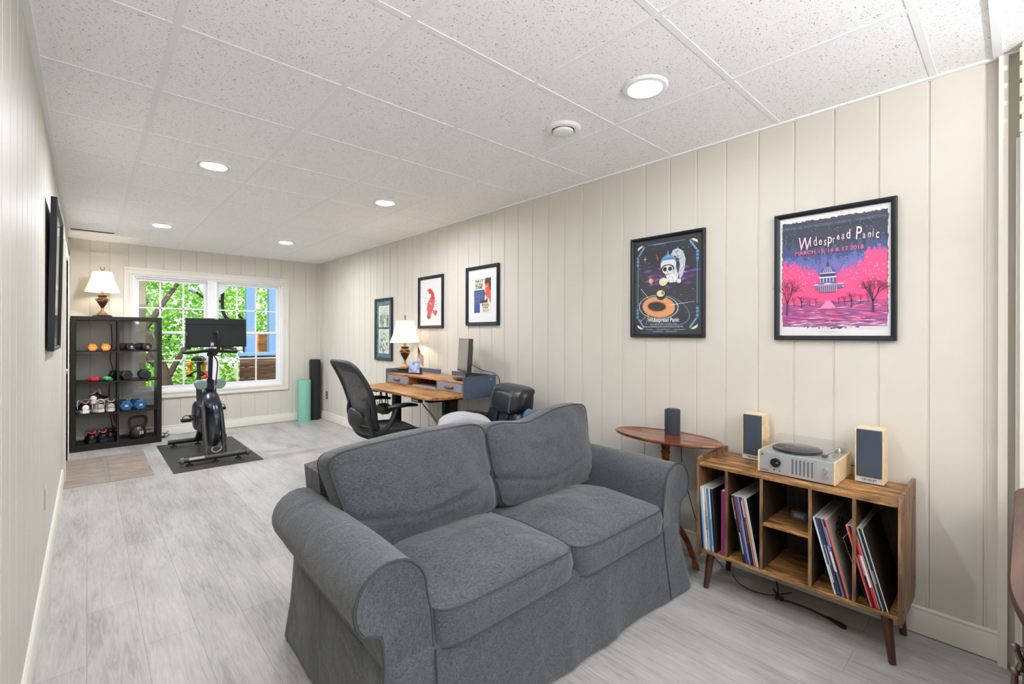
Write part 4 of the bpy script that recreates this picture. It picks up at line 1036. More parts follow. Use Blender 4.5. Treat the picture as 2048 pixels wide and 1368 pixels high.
# small grey speaker switch box in the middle compartment
t = thing('switch_box', 'small dark grey electronic box on the middle shelf of the record cabinet', 'electronic box', (2.50, .69, .422), RW)
m = MB(); m.box(-.035, .035, -.04, .04, 0, .042); m.build('case', mat('dark grey case', (66, 68, 72), .45), t, bevel=.004)
m = MB(); m.box(-.02, .02, -.0415, -.04, .012, .03); m.build('front_label', mat('grey label', (120, 122, 126), .5), t)

# ------------------------------------------------------------------ turntable with lid
tt = thing('turntable', 'silver and pale wood record player with clear lid on the record cabinet', 'record player', (2.363, .681, .6406), RW)
SIL = mat('silver panel', (186, 188, 192), .4, .55)
m = MB(); m.box(-.149, .149, .004, .279, .004, .100); m.build('chassis', SIL, tt, bevel=.001)
for s in (-1, 1):
    m = MB(); m.box(s * .149, s * .156, 0, .281, .003, .103); m.build('side_panel', MAPLE, tt, bevel=.0015)
for x in (-.13, .13):
    for y in (.03, .25): m = MB(); m.cyl((x, y, 0), (x, y, .005), .012); m.build('foot', RUBBER, tt)
m = MB()
for k in range(6): m.box(-.012 + k * .0155, -.006 + k * .0155, .0025, .0045, .018, .086)
m.build('grille_slots', mat('grille shadow', (84, 86, 92), .6), tt)
m = MB(); m.box(.083, .0836, .003, .0045, .006, .099); m.build('panel_joint', mat('joint grey', (130, 132, 136), .5), tt)
def knob(x, z, r, l, m_, nm, lab=None):
    b = MB(); n0 = b.mark(); b.lathe([(0, 0), (r, 0), (r, l * .8), (r * .9, l), (0, l)], n=28); b.xf(n0, Matrix.Translation((x, .004, z)) @ Matrix.Rotation(R(90), 4, 'X')); return b.build(nm, m_, tt, label=lab)
kn = knob(-.078, .057, .0205, .016, BLACK, 'tuning_knob', 'large black dial')
m = MB(); m.box(-.0735, -.066, -.0126, -.0119, .0585, .0605); m.build('pointer', WHITEINK, kn)
m = MB()
for k in range(11):
    a = R(-20 + k * 22); c_, s_ = math.cos(a), math.sin(a); m.cyl((-.078 + .0275 * c_, .0042, .057 + .0275 * s_), (-.078 + .0275 * c_, .0032, .057 + .0275 * s_), .0012, n=6)
m.text('CROSLEY', (-.128, .0034, .012), (1, 0, 0), (0, 0, 1), .0085, 'CENTER', bold=.02)
m.build('dial_markings', BLACK, tt)
for z in (.062, .036): knob(.119, z, .0115, .011, CHROME, 'volume_knob')
knob(-.136, .087, .0055, .004, CHROME, 'power_button'); knob(-.085, .022, .003, .003, BLACK, 'headphone_jack'); knob(-.062, .021, .003, .003, BLACK, 'headphone_jack')
m = MB(); m.lathe([(0, .100), (.098, .100), (.102, .104), (.102, .112), (.097, .1145), (0, .1145)], c=(-.028, .135, 0), n=56); p_ = m.build('platter', mat('black platter', (24, 25, 28), .3), tt)
m = MB()
m.lathe([(.093, .1150), (.0945, .1154), (.096, .1150)], c=(-.028, .135, 0), n=56, caps=False); m.lathe([(.044, .1150), (.045, .1154), (.046, .1150)], c=(-.028, .135, 0), n=40, caps=False)
for a in (20, 140, 260): m.box(-.0012, .0012, .015, .09, .1146, .1152); m.rotlast(len(m.v) - 8, (0, 0, 0), 'Z', R(a)); m.xf(len(m.v) - 8, Matrix.Translation((-.028, .135, 0)))
m.build('slipmat_lines', mat('slipmat print', (170, 170, 172), .5), p_)
m = MB(); m.tube(catmull([(.118, .225, .118), (.119, .16, .123), (.118, .1, .122), (.108, .055, .117)], 5), .0035, 8); m.lathe([(.0, .1), (.02, .1), (.02, .112), (.012, .125), (0, .125)], c=(.118, .232, 0), n=20)
m.build('tonearm', CHROME, tt)
m = MB(); m.box(.096, .116, .036, .062, .108, .120); m.build('cartridge', mat('bronze cartridge', (92, 80, 60), .4, .4), tt, bevel=.002)
m = MB()
o_ = (-.145, .145, .004, .262, .1036, .150)
x0, x1, y0, y1, z0, z1 = o_; th = .0022
m.box(x0, x1, y0, y1, z1 - th, z1); m.box(x0, x0 + th, y0, y1, z0, z1 - th); m.box(x1 - th, x1, y0, y1, z0, z1 - th); m.box(x0 + th, x1 - th, y0, y0 + th, z0, z1 - th); m.box(x0 + th, x1 - th, y1 - th, y1, z0, z1 - th)
lid = m.build('dust_cover', ACRYL, tt)
m = MB(); m.box(-.03, .03, .03, .04, .1501, .1504); m.build('cover_logo', mat('cover print', (150, 148, 140), .5), lid)

# ------------------------------------------------------------------ bookshelf speakers
def speaker(loc, label):
    t = thing('bookshelf_speaker', label, 'speaker', loc, RW, 'bookshelf speakers beside the record player')
    m = MB(); m.box(-.051, -.045, 0, .096, .004, .24); m.box(.045, .051, 0, .096, .004, .24); m.box(-.045, .045, .004, .096, .232, .24); m.box(-.045, .045, .004, .096, .004, .012); m.box(-.045, .045, .09, .096, .012, .232)
    m.build('cabinet', MAPLE, t, bevel=.0012)
    m = MB(); m.box(-.0448, .0448, .003, .012, .004, .2395); b = m.build('baffle', mat('silver baffle', (196, 196, 198), .45), t)
    m = MB(); m.box(-.0445, .0445, -.003, .004, .030, .236); m.build('grille_cloth', mat('slate speaker cloth', (56, 66, 80), .9, bump=(900, .5)), t, bevel=.003)
    m = MB(); m.text('CROSLEY', (0, .0022, .012), (1, 0, 0), (0, 0, 1), .013, 'CENTER', bold=.02); m.build('lettering', BLACK, b, smooth=0)
    m = MB(); m.box(-.04, .04, .01, .09, 0, .005); m.build('foot', RUBBER, t)
    return t
s1 = speaker((2.545, .928, .6406), 'pale wood speaker with slate cloth front, left of the record player')
copy_thing(s1, (2.522, .437, .6406), RW, 'pale wood speaker with slate cloth front, right of the record player', 'bookshelf speakers beside the record player')
# cords
def cord(label, pts, r=.003, n=6, nm='cord', parent=None, m_=None):
    m = MB(); m.tube(catmull(pts, n), r, 6)
    if parent is not None:
        M = (Matrix.Translation(parent.location) @ parent.rotation_euler.to_matrix().to_4x4()).inverted(); m.xf(0, M)
        return m.build(nm, m_ or CORD, parent)
    o = m.build('loose_cord', m_ or CORD); tag(o, label, 'cord'); return o
cord('thin black cord linking the record player to the right speaker', [(2.63, .62, .66), (2.648, .57, .67), (2.648, .51, .68), (2.618, .46, .66)], .002, parent=tt)
cord('thin black cord lying on the floor behind the left cabinet leg', [(2.56, 1.03, .004), (2.50, .98, .004), (2.47, .9, .004), (2.50, .82, .004), (2.60, .76, .004)], .0025)
t = thing('plug_cord', 'black cord with a long plug lying on the floor under the record cabinet', 'cord', (2.5, .6, 0))
m = MB(); m.tube(catmull([(.10, .23, .03), (.03, .2, .03), (-.02, .18, .012), (.0, .13, .006), (.0, .05, .006), (-.02, -.02, .008)], 6), .004, 8); m.build('cable', CORD, t)
m = MB(); m.tube([(-.02, -.02, .010), (-.045, -.075, .013), (-.055, -.095, .013)], [.006, .011, .009], 10); m.build('plug', CORD, t)
m = MB(); m.tube([(-.035, .19, .018), (-.01, .165, .014)], .008, 8); m.tube([(.03, .22, .02), (-.03, .165, .01)], .0035, 6); m.build('cable_tie', CORD, t)

# ------------------------------------------------------------------ oval pedestal table and smart speaker
tb = thing('oval_table', 'polished mahogany oval pedestal table between the sofa arm and the record cabinet', 'side table', (2.475, 1.378, 0), RW)
m = MB()
ra, rb = .330, .163
m.lathe([(0, .690), (.95, .690), (.985, .694), (1.0, .701), (.992, .708), (.975, .7085), (.955, .7045), (0, .7045)], n=72)
m.fn(0, lambda p: (p.x * ra, p.y * rb, p.z)); m.build('tabletop', MAHOG, tb, smooth=40)
m = MB(); m.lathe([(.03, .18), (.034, .2), (.026, .23), (.030, .3), (.022, .36), (.018, .5), (.022, .6), (.028, .615), (.021, .625), (.03, .66), (.045, .689), (0, .689)], n=24); m.build('column', MAHOG, tb)
for k, a in enumerate((0, 125, 235)):
    m = MB(); pts = catmull([(.02, 0, .22), (.075, 0, .205), (.13, 0, .14), (.16, 0, .075), (.172, 0, .055), (.185, 0, .0)], 6); n_ = len(pts)
    m.tube(pts, [.017 - .006 * i / n_ + (.005 if i > n_ - 5 else 0) for i in range(n_)], 10, flat=1.25)
    m.xf(0, Matrix.Rotation(R(a + (0 if k == 0 else 0)), 4, 'Z')); m.fn(0, lambda p: (p.x * 1.0, p.y * .72, max(p.z, 0))); m.build('leg', MAHOG, tb)
e = thing('smart_speaker', 'dark cylindrical smart speaker standing on the oval table', 'smart speaker', (2.553, 1.378, .7046))
m = MB(); m.lathe([(.0, 0), (.042, 0), (.044, .004), (.044, .142), (.041, .147), (0, .147)], n=40); m.build('body', mat('charcoal speaker cloth', (46, 50, 58), .85, bump=(700, .5)), e)
m = MB(); m.lathe([(0, .1472), (.038, .1472), (.038, .1482), (0, .1482)], n=32); m.build('top_plate', BLACK, e)
m = MB(); m.cyl((-.0435, -.012, .125), (-.0455, -.0125, .125), .0016, n=8); m.build('logo', mat('pale dot', (170, 174, 180), .4), e)
cord('thin black cord hanging from the smart speaker behind the sofa arm', [(2.60, 1.39, .708), (2.65, 1.375, .69), (2.655, 1.37, .5), (2.655, 1.33, .35), (2.652, 1.28, .2), (2.64, 1.2, .06), (2.60, 1.1, .004)], .0022, parent=e)

# ------------------------------------------------------------------ antique chest at the right edge
ch = thing('antique_chest', 'worn brown antique chest with curved top cut off by the right edge', 'chest', (1.78, -.25, 0))
OLD = wood_mat('old brown varnish', (44, 26, 20), (58, 35, 27), (80, 52, 40), (1.2, 14, 10), .5, s=2.2)
OLDR = wood_mat('old red brown front', (56, 26, 14), (74, 36, 20), (96, 50, 28), (1.2, 10, 10), .4, .2)
# top: straight front with rounded corners, local x -0.62 .. 0.74, y up to .25
def chest_outline(ex, hy=.0):
    pts = []
    for k in range(13):
        a = R(0 + 90 * k / 12); pts.append((.70 + ex - .10 + .10 * math.cos(a), .255 + ex * .5 + hy - .05 + .05 * math.sin(a)))
    for k in range(19):
        q = k / 18; a = R(90 + 90 * q); pts.append((-.26 + .36 * math.cos(a) - ex, .262 + ex * .5 + hy - .13 + .13 * math.sin(a)))
    pts += [(-.62 - ex, -.28), (.70 + ex, -.28)]
    return pts
m = MB(); m.loft([[(x, y, z) for x, y in chest_outline(e_)] for z, e_ in ((.722, -.012), (.728, -.004), (.736, 0), (.744, 0), (.75, -.006))]); m.build('top_board', OLD, ch, smooth=40)
m = MB(); m.loft([[(x, y, z) for x, y in chest_outline(-.03, -.006)] for z in (.06, .723)]); m.build('carcase', OLDR, ch, smooth=40)
for x in (-.45, .6):
    m = MB(); m.box(x - .04, x + .04, -.2, .2, 0, .062); m.build('foot', OLDR, ch, bevel=.006)
BRASS = mat('tarnished brass', (110, 98, 88), .35, .8)
for z in (.585,):
    m = MB(); yy = .226
    m.box(-.33, -.26, yy, yy + .008, z - .05, z + .05); m.box(-.322, -.268, yy + .008, yy + .012, z - .04, z + .04)
    h_ = m.build('handle_plate', BRASS, ch, bevel=.003)
    m = MB()
    for dz in (.03, -.022): m.sphere((-.295, yy + .026, z + dz), .009); m.cyl((-.295, yy + .008, z + dz), (-.295, yy + .024, z + dz), .005, n=12)
    m.tube(catmull([(-.295, yy + .024, z + .028), (-.295, yy + .020, z + .012), (-.295, yy + .016, z), (-.295, yy + .020, z - .016)], 5), .006, 8)
    m.tube([(-.295, yy + .026, z - .024), (-.295, yy + .027, z - .062)], [.005, .007], 10); m.build('handle', BRASS, h_)
# ------------------------------------------------------------------ sit-stand desk with hutch (front = -X)
DKX, DKY = 1.965, 3.74
dk = thing('standing_desk', 'rustic wood standing desk with black legs against the right wall', 'desk', (DKX, DKY, 0), R(-90))
# local x = -(Y-3.74) : -.68 (far) .. .67 (near); local y = X-1.965
m = MB(); hx0, hx1, dd_ = -.70, .67, .64
def rc(x, y, a0, r, n=5): return [(x + r * math.cos(R(a0 + 90 * k / n)), y + r * math.sin(R(a0 + 90 * k / n))) for k in range(n + 1)]
outl = [(hx0, dd_), (hx0, .03)] + rc(hx0 + .03, .03, 180, .03)[1:] + [(hx1 - .13, 0), (hx1 - .05, .03), (hx1 - .01, .09), (hx1, .15), (hx1, dd_)]
m.prism(outl, lambda a, b: (a, b, .768), lambda a, b: (a, b, .790)); m.build('desktop', DESKWOOD, dk, bevel=.002)
for x in (-.47, .49):
    m = MB(); m.box(x - .036, x + .036, .29, .36, .30, .755); m.box(x - .045, x + .045, .08, .58, .735, .768); m.box(x - .03, x + .03, .297, .353, .05, .35)
    m.box(x - .036, x + .036, -.0, .62, .012, .06)
    for y in (.03, .59): m.cyl((x, y, 0), (x, y, .014), .022)
    m.build('leg', BLACK, dk, bevel=.003)
m = MB(); m.box(-.45, .47, .29, .35, .735, .766); m.build('crossbeam', BLACK, dk)
m = MB(); m.box(.43, .47, .26, .39, .60, .735); m.build('motor_box', BLACK, dk, bevel=.006)
cp = MB(); cp.box(.36, .49, .005, .04, .738, .767); c_ = cp.build('control_panel', BLACK, dk, bevel=.005)
m = MB()
for k in range(5): m.box(.375 + k * .02, .387 + k * .02, .0035, .005, .748, .757)
m.build('buttons', mat('pale buttons', (190, 190, 192), .4), c_)
for i, pts in enumerate(([(.45, .03, .745), (.50, .06, .70), (.56, .2, .5), (.58, .32, .28), (.60, .45, .12)], [(.47, .03, .745), (.54, .1, .62), (.60, .3, .35), (.58, .45, .18), (.55, .6, .02)], [(.60, .66, .80), (.60, .66, .6), (.63, .65, .35), (.6, .6, .03)], [(.62, .66, .80), (.56, .66, .55), (.5, .65, .3), (.4, .6, .03)], [(.1, .66, .74), (.12, .67, .5), (.08, .67, .25), (.2, .6, .01)], [(.0, .66, .74), (.03, .67, .45), (.0, .67, .2), (.15, .66, .01)])):
    p = [(DKX + y, DKY - x, z) for x, y, z in pts]
    cord(('black power cord looping down from the desk control panel', 'second black cord hanging from the desk control panel, crossing the first', 'black monitor cord hanging straight behind the near end of the desk', 'thin black cord slanting down behind the near desk leg', 'thin cord hanging against the wall behind the desk middle', 'thin cord against the wall, further towards the window')[i], p, .003 if i < 3 else .0022, parent=dk)
ht = thing('desk_hutch', 'wooden desk-top organiser with two grey felt drawers and felt side panels', 'desk organiser', (2.28, DKY, .7902), R(-90))
# local x -.66..+.67 ; y 0 .. .33 ; z 0..
FELT = mat('blue grey felt', (70, 82, 100), .95, bump=(300, .6), var=(160, (92, 104, 124)))
FELTL = mat('light blue grey felt', (120, 126, 146), .95, bump=(300, .6), var=(160, (150, 155, 172)))
m = MB(); m.box(-.66, .660, 0, .325, .092, .108); m.build('top_board', DESKWOOD, ht, bevel=.0015)
m = MB(); m.box(-.66, .660, 0, .325, .0, .010); m.build('bottom_board', DESKWOOD, ht, bevel=.0015)
for x in (-.652, -.235, .268, .652):
    m = MB(); m.box(x - .007, x + .007, .001, .32, .010, .092); m.build('upright', DESKWOOD, ht)
m = MB(); m.box(-.645, .645, .31, .318, .01, .092); m.build('back_board', mat('black board', (20, 20, 22), .7), ht)
for x0, x1 in ((-.640, -.246), (.279, .640)):
    m = MB(); m.box(x0, x1, -.001, .01, .013, .089); m.box(x0 + .003, x1 - .003, .01, .30, .013, .07); dr_ = m.build('drawer', FELTL, ht, bevel=.003)
    cx_ = (x0 + x1) / 2
    m = MB(); m.tube([(cx_ - .062, -.004, .052), (cx_ - .05, -.010, .053), (cx_, -.014, .051), (cx_ + .05, -.010, .053), (cx_ + .062, -.004, .052)], .011, 10, flat=.8); m.build('pull', mat('tan leather pull', (126, 76, 46), .55), dr_)
    m = MB()
    for s in (-1, 1): m.cyl((cx_ + s * .055, -.012, .052), (cx_ + s * .055, -.018, .052), .005, n=10)
    m.build('rivet', DARKMETAL, dr_)
for s, x in ((-1, -.6605), (1, .6605)):
    m = MB(); m.box(x, x + s * .010, -.006, .345, -.035, .150); fp = m.build('felt_side', FELT, ht, bevel=.002)
    b = MB()
    for y in (.05, .29):
        for z in (.0, .115): b.cyl((x + s * .0095, y, z), (x + s * .0135, y, z), .008, n=14)
    b.build('screw', mat('nickel screw', (170, 172, 178), .3, .8), fp)
for x0, x1 in ((-.66, -.16), (.03, .66)):
    m = MB(); m.box(x0, x1, .326, .334, .07, .150); m.build('felt_back', FELT, ht, bevel=.004)
m = MB()
m.box(-.2, .22, .02, .18, .0105, .016); m.box(-.18, .2, .03, .17, .0165, .023); o = m.build('document_stack', mat('pale papers', (170, 172, 176), .6)); o.location = ht.location; o.rotation_euler = ht.rotation_euler
tag(o, 'stack of papers inside the open middle slot of the desk organiser', 'papers')

# ------------------------------------------------------------------ table lamps
BRONZE = mat('aged bronze', (92, 62, 42), .32, .55, var=(14, (60, 40, 30)))
GOLD = mat('antique gold trim', (168, 134, 92), .35, .7)
def shade_mat():
    m = bpy.data.materials.new('pleated cream shade'); m.use_nodes = True; nt = m.node_tree; nt.nodes.clear(); L = nt.links.new
    o = nt.nodes.new('ShaderNodeOutputMaterial'); d = nt.nodes.new('ShaderNodeBsdfDiffuse'); t = nt.nodes.new('ShaderNodeBsdfTranslucent'); x = nt.nodes.new('ShaderNodeMixShader')
    d.inputs[0].default_value = lin((246, 238, 222)); t.inputs[0].default_value = lin((252, 240, 216)); x.inputs[0].default_value = .28
    L(d.outputs[0], x.inputs[1]); L(t.outputs[0], x.inputs[2]); L(x.outputs[0], o.inputs[0]); return m
SHADE = shade_mat()
BULB = mat('lit bulb', (255, 236, 200), .5, emit=((255, 240, 216), 130.0))
def lamp(loc, label):
    t = thing('table_lamp', label, 'lamp', loc, R(20), 'matching urn table lamps')
    m = MB(); m.box(-.066, .066, -.066, .066, 0, .018); m.build('plinth', mat('black marble', (26, 28, 32), .2), t, bevel=.003)
    m = MB(); m.box(-.046, .046, -.046, .046, .018, .028)
    m.lathe([(.042, .028), (.046, .034), (.042, .042), (.034, .048), (.030, .056), (.018, .064), (.012, .08), (.012, .10)], n=28); m.build('foot', GOLD, t, bevel=.003)
    m = MB(); m.lathe([(.012, .10), (.016, .112), (.03, .135), (.045, .165), (.052, .19), (.050, .206), (.040, .214), (.034, .222), (.042, .236), (.044, .243), (.03, .246), (0, .248)], n=32); u_ = m.build('urn', BRONZE, t)
    m = MB(); pts = []
    for k in range(48): a = 2 * PI * k / 48; pts.append((.0535 * math.cos(a), .0535 * math.sin(a), .192 - .018 * abs(math.sin(a * 2)) + .006)); 
    m.tube(pts, .0035, 6, closed=True); m.lathe([(.041, .211), (.043, .214), (.041, .217)], n=32, caps=False)
    for s in (-1, 1): m.tube(catmull([(s * .05, 0, .20), (s * .062, 0, .205), (s * .06, 0, .19), (s * .05, 0, .18)], 4), .004, 6)
    m.build('garland', GOLD, u_)
    m = MB(); m.cyl((0, 0, .246), (0, 0, .53), .006, n=12); m.cyl((0, 0, .246), (0, 0, .285), .014, n=16); m.tube([(-.05, 0, .30), (-.055, 0, .4), (-.03, 0, .5), (0, 0, .53), (.03, 0, .5), (.055, 0, .4), (.05, 0, .30)], .002, 6); m.build('stem', GOLD, t)
    m = MB(); m.sphere((0, 0, .375), (.028, .028, .036), 16, 10); m.build('bulb', BULB, t)
    m = MB(); rings = []
    N = 96
    for q in range(9):
        f = q / 8; r = .152 * (1 - f) + .084 * f - .008 * math.sin(PI * f)
        rings.append([((r + (.0034 if k % 2 else -.0012)) * math.cos(2 * PI * k / N), (r + (.0034 if k % 2 else -.0012)) * math.sin(2 * PI * k / N), .285 + .228 * f) for k in range(N)])
    m.loft(rings, cap0=False, cap1=False); sh_ = m.build('lamp_shade', SHADE, t, smooth=60)
    m = MB()
    for r, z in ((.1535, .285), (.0855, .513)): m = MB(); m.tube([(r * math.cos(2 * PI * k / 48), r * math.sin(2 * PI * k / 48), z) for k in range(48)], .0032, 6, closed=True); m.build('shade_trim', mat('cream ribbon', (226, 214, 190), .7), sh_)
    m = MB(); m.cyl((0, 0, .513), (0, 0, .53), .008, n=12); pts = [(.020 * math.cos(a), 0, .556 + .020 * math.sin(a)) for a in [R(-240 + k * 15 + 0) for k in range(0, 21)]]
    m.tube(pts, [.0012 + .0030 * math.sin(PI * i / 20) for i in range(21)], 6); m.build('finial', BRONZE, t)
    return t
l1 = lamp((.125, 7.06, 1.4835), 'lit urn table lamp with pleated cream shade on top of the black cube shelf')
copy_thing(l1, (2.44, 4.31, .9212), R(50), 'lit urn table lamp with pleated cream shade on the desk organiser', 'matching urn table lamps')
o = MB().box(-.105, .105, -.085, .085, 0, .0215).build('lamp_tray', mat('black lacquer', (24, 26, 28), .25), bevel=.004); o.location = (2.44, 4.31, .8990); o.rotation_euler = (0, 0, R(-70)); tag(o, 'low black slab tray under the desk lamp', 'tray')
# small flag, photo stand
fl = thing('desk_flag', 'small american flag on a thin pole beside the desk lamp', 'flag', (2.50, 4.155, .8985))
m = MB(); m.lathe([(.022, 0), (.022, .006), (.006, .012), (0, .013)], n=20); m.build('base', mat('gold plastic', (150, 120, 60), .35, .4), fl)
m = MB(); m.cyl((0, 0, .01), (0, 0, .285), .0022, n=8); m.sphere((0, 0, .289), .0055, 10, 8); m.build('pole', mat('gold plastic', (150, 120, 60)), fl)
# cloth hanging in folds from the pole; 13 stripes and canton
mb = MB(); NX, NZ = 14, 13
vs = []
for i in range(NX + 1):
    for k in range(NZ + 1):
        u_, v_ = i / NX, k / NZ
        x = .002 + .058 * u_; y = .012 * math.sin(u_ * 9); z = .272 - .105 * v_ - .115 * u_ ** .8
        q = Matrix.Rotation(R(-52), 3, 'Z') @ Vector((x, y, 0)); vs.append((q.x, q.y, z))
fs = []; 
o0 = mb.add(vs, [])
for i in range(NX):
    for k in range(NZ):
        mi = 2 if (i < 6 and k < 7) else (0 if k % 2 == 0 else 1)
        mb.f.append([i * (NZ + 1) + k, (i + 1) * (NZ + 1) + k, (i + 1) * (NZ + 1) + k + 1, i * (NZ + 1) + k + 1]); mb.fm.append(mi)
mb.build('flag_cloth', [mat('flag red', (168, 40, 52), .7), mat('flag white', (226, 224, 222), .7), mat('flag blue', (50, 56, 86), .7)], fl, smooth=60)
ps = thing('photo_stand', 'dark curved stand holding a blue and white glass picture on the desk organiser', 'picture stand', (2.40, 4.07, .8983), R(-75))
m = MB()
for s in (-1, 1): m.tube(catmull([(s * .085, .012, .0), (s * .088, .012, .03), (s * .082, .012, .06)], 4), [.012] * 9, 8)
m.box(-.092, .092, -.004, .032, 0, .012); m.build('holder', mat('dark cherry', (42, 28, 32), .3), ps, bevel=.003)
m = MB(); m.box(-.072, .072, .004, .012, .010, .128); n0 = m.mark(); pn = m.build('glass_picture', mat('blue white photo', (84, 120, 196), .15, var=(14, (232, 240, 250), (1.4, 1, 1))), ps, bevel=.002)
# monitor
mo = thing('computer_monitor', 'black widescreen monitor turned side-on at the near end of the desk', 'monitor', (2.415, 3.25, .8983), R(-116))
m = MB(); m.box(-.11, .11, -.08, .08, 0, .010); m.build('base', BLACK, mo, bevel=.003)
m = MB(); m.box(-.028, .028, .01, .03, .01, .18); m.build('stand', BLACK, mo, bevel=.004)
m = MB(); n0 = m.mark(); m.box(-.245, .245, -.022, .012, .062, .358); b = m.build('housing', mat('glossy black plastic', (22, 23, 25), .25), mo, bevel=.004)
m = MB(); m.box(-.228, .228, -.0235, -.0215, .086, .343); m.build('screen', mat('switched off screen', (92, 96, 96), .22, spec=.6), b)
m = MB(); m.box(-.03, .03, -.0235, -.0218, .068, .076); m.build('badge', mat('grey badge', (120, 122, 124), .4), b)
m = MB(); m.box(-.13, .13, .012, .04, .12, .30); m.build('rear_bulge', BLACK, b, bevel=.01)
mo.rotation_euler = (R(-3), 0, R(-116))
cord('thin black monitor cable running over the organiser to the wall', [(2.46, 3.21, 1.03), (2.54, 3.15, .98), (2.62, 3.1, .955), (2.645, 3.05, .9), (2.65, 3.04, .7)], .003, parent=mo)
cord('', [(2.36, 3.58, .902), (2.42, 3.5, .902), (2.45, 3.42, .902), (2.42, 3.34, .902)], .003, nm='cable', parent=mo, m_=mat('pale grey cable', (190, 190, 190), .5)) 
# bag hanging under the far end of the desk
bg_ = thing('gear_bag', 'dark camouflage bag hanging by its straps under the far end of the desk', 'bag', (2.18, 4.27, .50))
m = MB(); n0 = m.mark(); m.sphere((0, 0, .05), (.075, .12, .055), 20, 12); m.fn(n0, lambda p: (p.x, p.y, p.z + .008 * noise.noise(p * 30))); m.build('body', mat('camouflage cloth', (70, 62, 46), .9, var=(16, (34, 34, 30))), bg_, smooth=60)
m = MB()
for y0, y1 in ((-.09, -.03), (.03, .09)):
    yc = (y0 + y1) / 2; m.tube([(0, y0, .085), (0, yc, .262), (0, y1, .085)], .006, 6)
m.build('strap', BLACK, bg_)

# ------------------------------------------------------------------ mesh ergonomic chair (front -y)
MESHM = bpy.data.materials.new('charcoal mesh'); MESHM.use_nodes = True
nt = MESHM.node_tree; b = nt.nodes['Principled BSDF']; b.inputs['Base Color'].default_value = lin((58, 60, 66)); b.inputs['Roughness'].default_value = .7
tr = nt.nodes.new('ShaderNodeBsdfTransparent'); mx = nt.nodes.new('ShaderNodeMixShader'); tc = nt.nodes.new('ShaderNodeTexCoord')
ck = nt.nodes.new('ShaderNodeTexVoronoi'); ck.inputs['Scale'].default_value = 190; rp = nt.nodes.new('ShaderNodeMapRange'); rp.inputs[1].default_value = .25; rp.inputs[2].default_value = .45; rp.inputs[3].default_value = .72; rp.inputs[4].default_value = .98
nt.links.new(tc.outputs['Object'], ck.inputs['Vector']); nt.links.new(ck.outputs['Distance'], rp.inputs[0]); nt.links.new(rp.outputs[0], mx.inputs[0]); nt.links.new(tr.outputs[0], mx.inputs[1]); nt.links.new(b.outputs[0], mx.inputs[2]); nt.links.new(mx.outputs[0], nt.nodes['Material Output'].inputs[0])
GRAPH = mat('graphite plastic', (34, 36, 40), .5); GRAPHD = mat('dark graphite', (28, 29, 32), .55)
ac = thing('mesh_office_chair', 'black mesh-backed ergonomic office chair pushed under the desk', 'office chair', (1.99, 3.79, 0), R(86))
def backpt(u, t):
    """u -1..1 across, t 0..1 up"""
    w = .215 + .075 * math.sin(PI * min(1, t * .95)) * (1) + .02 * t
    y = .235 + .02 * math.cos(t * 5) + .19 * t + .03 * t * t - .05 * u * u * (1 - .3 * t)
    return (u * w, y, .50 + .555 * t)
m = MB(); NU, NT = 16, 18; vs = []
for k in range(NT + 1):
    for i in range(NU + 1):
        t_ = .03 + .94 * k / NT; vs.append(backpt((-1 + 2 * i / NU) * .97, t_))
m.add(vs, [(k * (NU + 1) + i, k * (NU + 1) + i + 1, (k + 1) * (NU + 1) + i + 1, (k + 1) * (NU + 1) + i) for k in range(NT) for i in range(NU)])
m.build('back_mesh', MESHM, ac, smooth=60)
loop = [backpt(-1, .0), backpt(-1.0, .12)] + [backpt(-1, t) for t in (.25, .4, .55, .7, .82, .9)] + [backpt(-.93, .965), backpt(-.75, 1.0), backpt(-.4, 1.012), backpt(0, 1.015), backpt(.4, 1.012), backpt(.75, 1.0), backpt(.93, .965)] + [backpt(1, t) for t in (.9, .82, .7, .55, .4, .25, .12, .0)] + [backpt(.5, -.02), backpt(0, -.03), backpt(-.5, -.02)]
m = MB(); m.tube(catmull(loop, 4, True), .021, 10, closed=True, flat=1.0); m.build('back_frame', GRAPH, ac, smooth=60)
m = MB(); vs = []; NZ_ = 8
for k in range(5):
    for i in range(13):
        a = backpt((-1 + 2 * i / 12) * .9, .865 + .115 * k / 4); vs.append((a[0], a[1] - .012, a[2]))
m.add(vs, [(k * 13 + i, k * 13 + i + 1, (k + 1) * 13 + i + 1, (k + 1) * 13 + i) for k in range(4) for i in range(12)]); m.build('top_band', GRAPH, ac, smooth=60)
m = MB(); n0 = m.mark(); m.sphere((0, 0, 0), (.15, .034, .085), 24, 12); m.fn(n0, lambda p: (p.x, p.y - .05 * (p.x / .2) ** 2 + .325, p.z + .585)); m.build('lumbar_pad', mat('lumbar pad', (34, 35, 39), .45), ac)
for s in (-1, 1): m = MB(); m.tube(catmull([(s * .22, .27, .72), (s * .235, .28, .62), (s * .235, .25, .50), (s * .20, .2, .40), (s * .12, .12, .36)], 5), [.02] * 21, 8); m.build('back_bracket', GRAPHD, ac, smooth=60)
def seatpt(u, t):
    return (u * (.22 + .03 * math.sin(PI * t)), .24 - .50 * t, .455 + .018 * u * u - .03 * max(0, t - .75) / .25 + .02 * (1 - t) - .01)
m = MB(); vs = [seatpt(-1 + 2 * i / 12, k / 12) for k in range(13) for i in range(13)]
m.add(vs, [(k * 13 + i, k * 13 + i + 1, (k + 1) * 13 + i + 1, (k + 1) * 13 + i) for k in range(12) for i in range(12)]); m.build('seat_mesh', MESHM, ac, smooth=60)
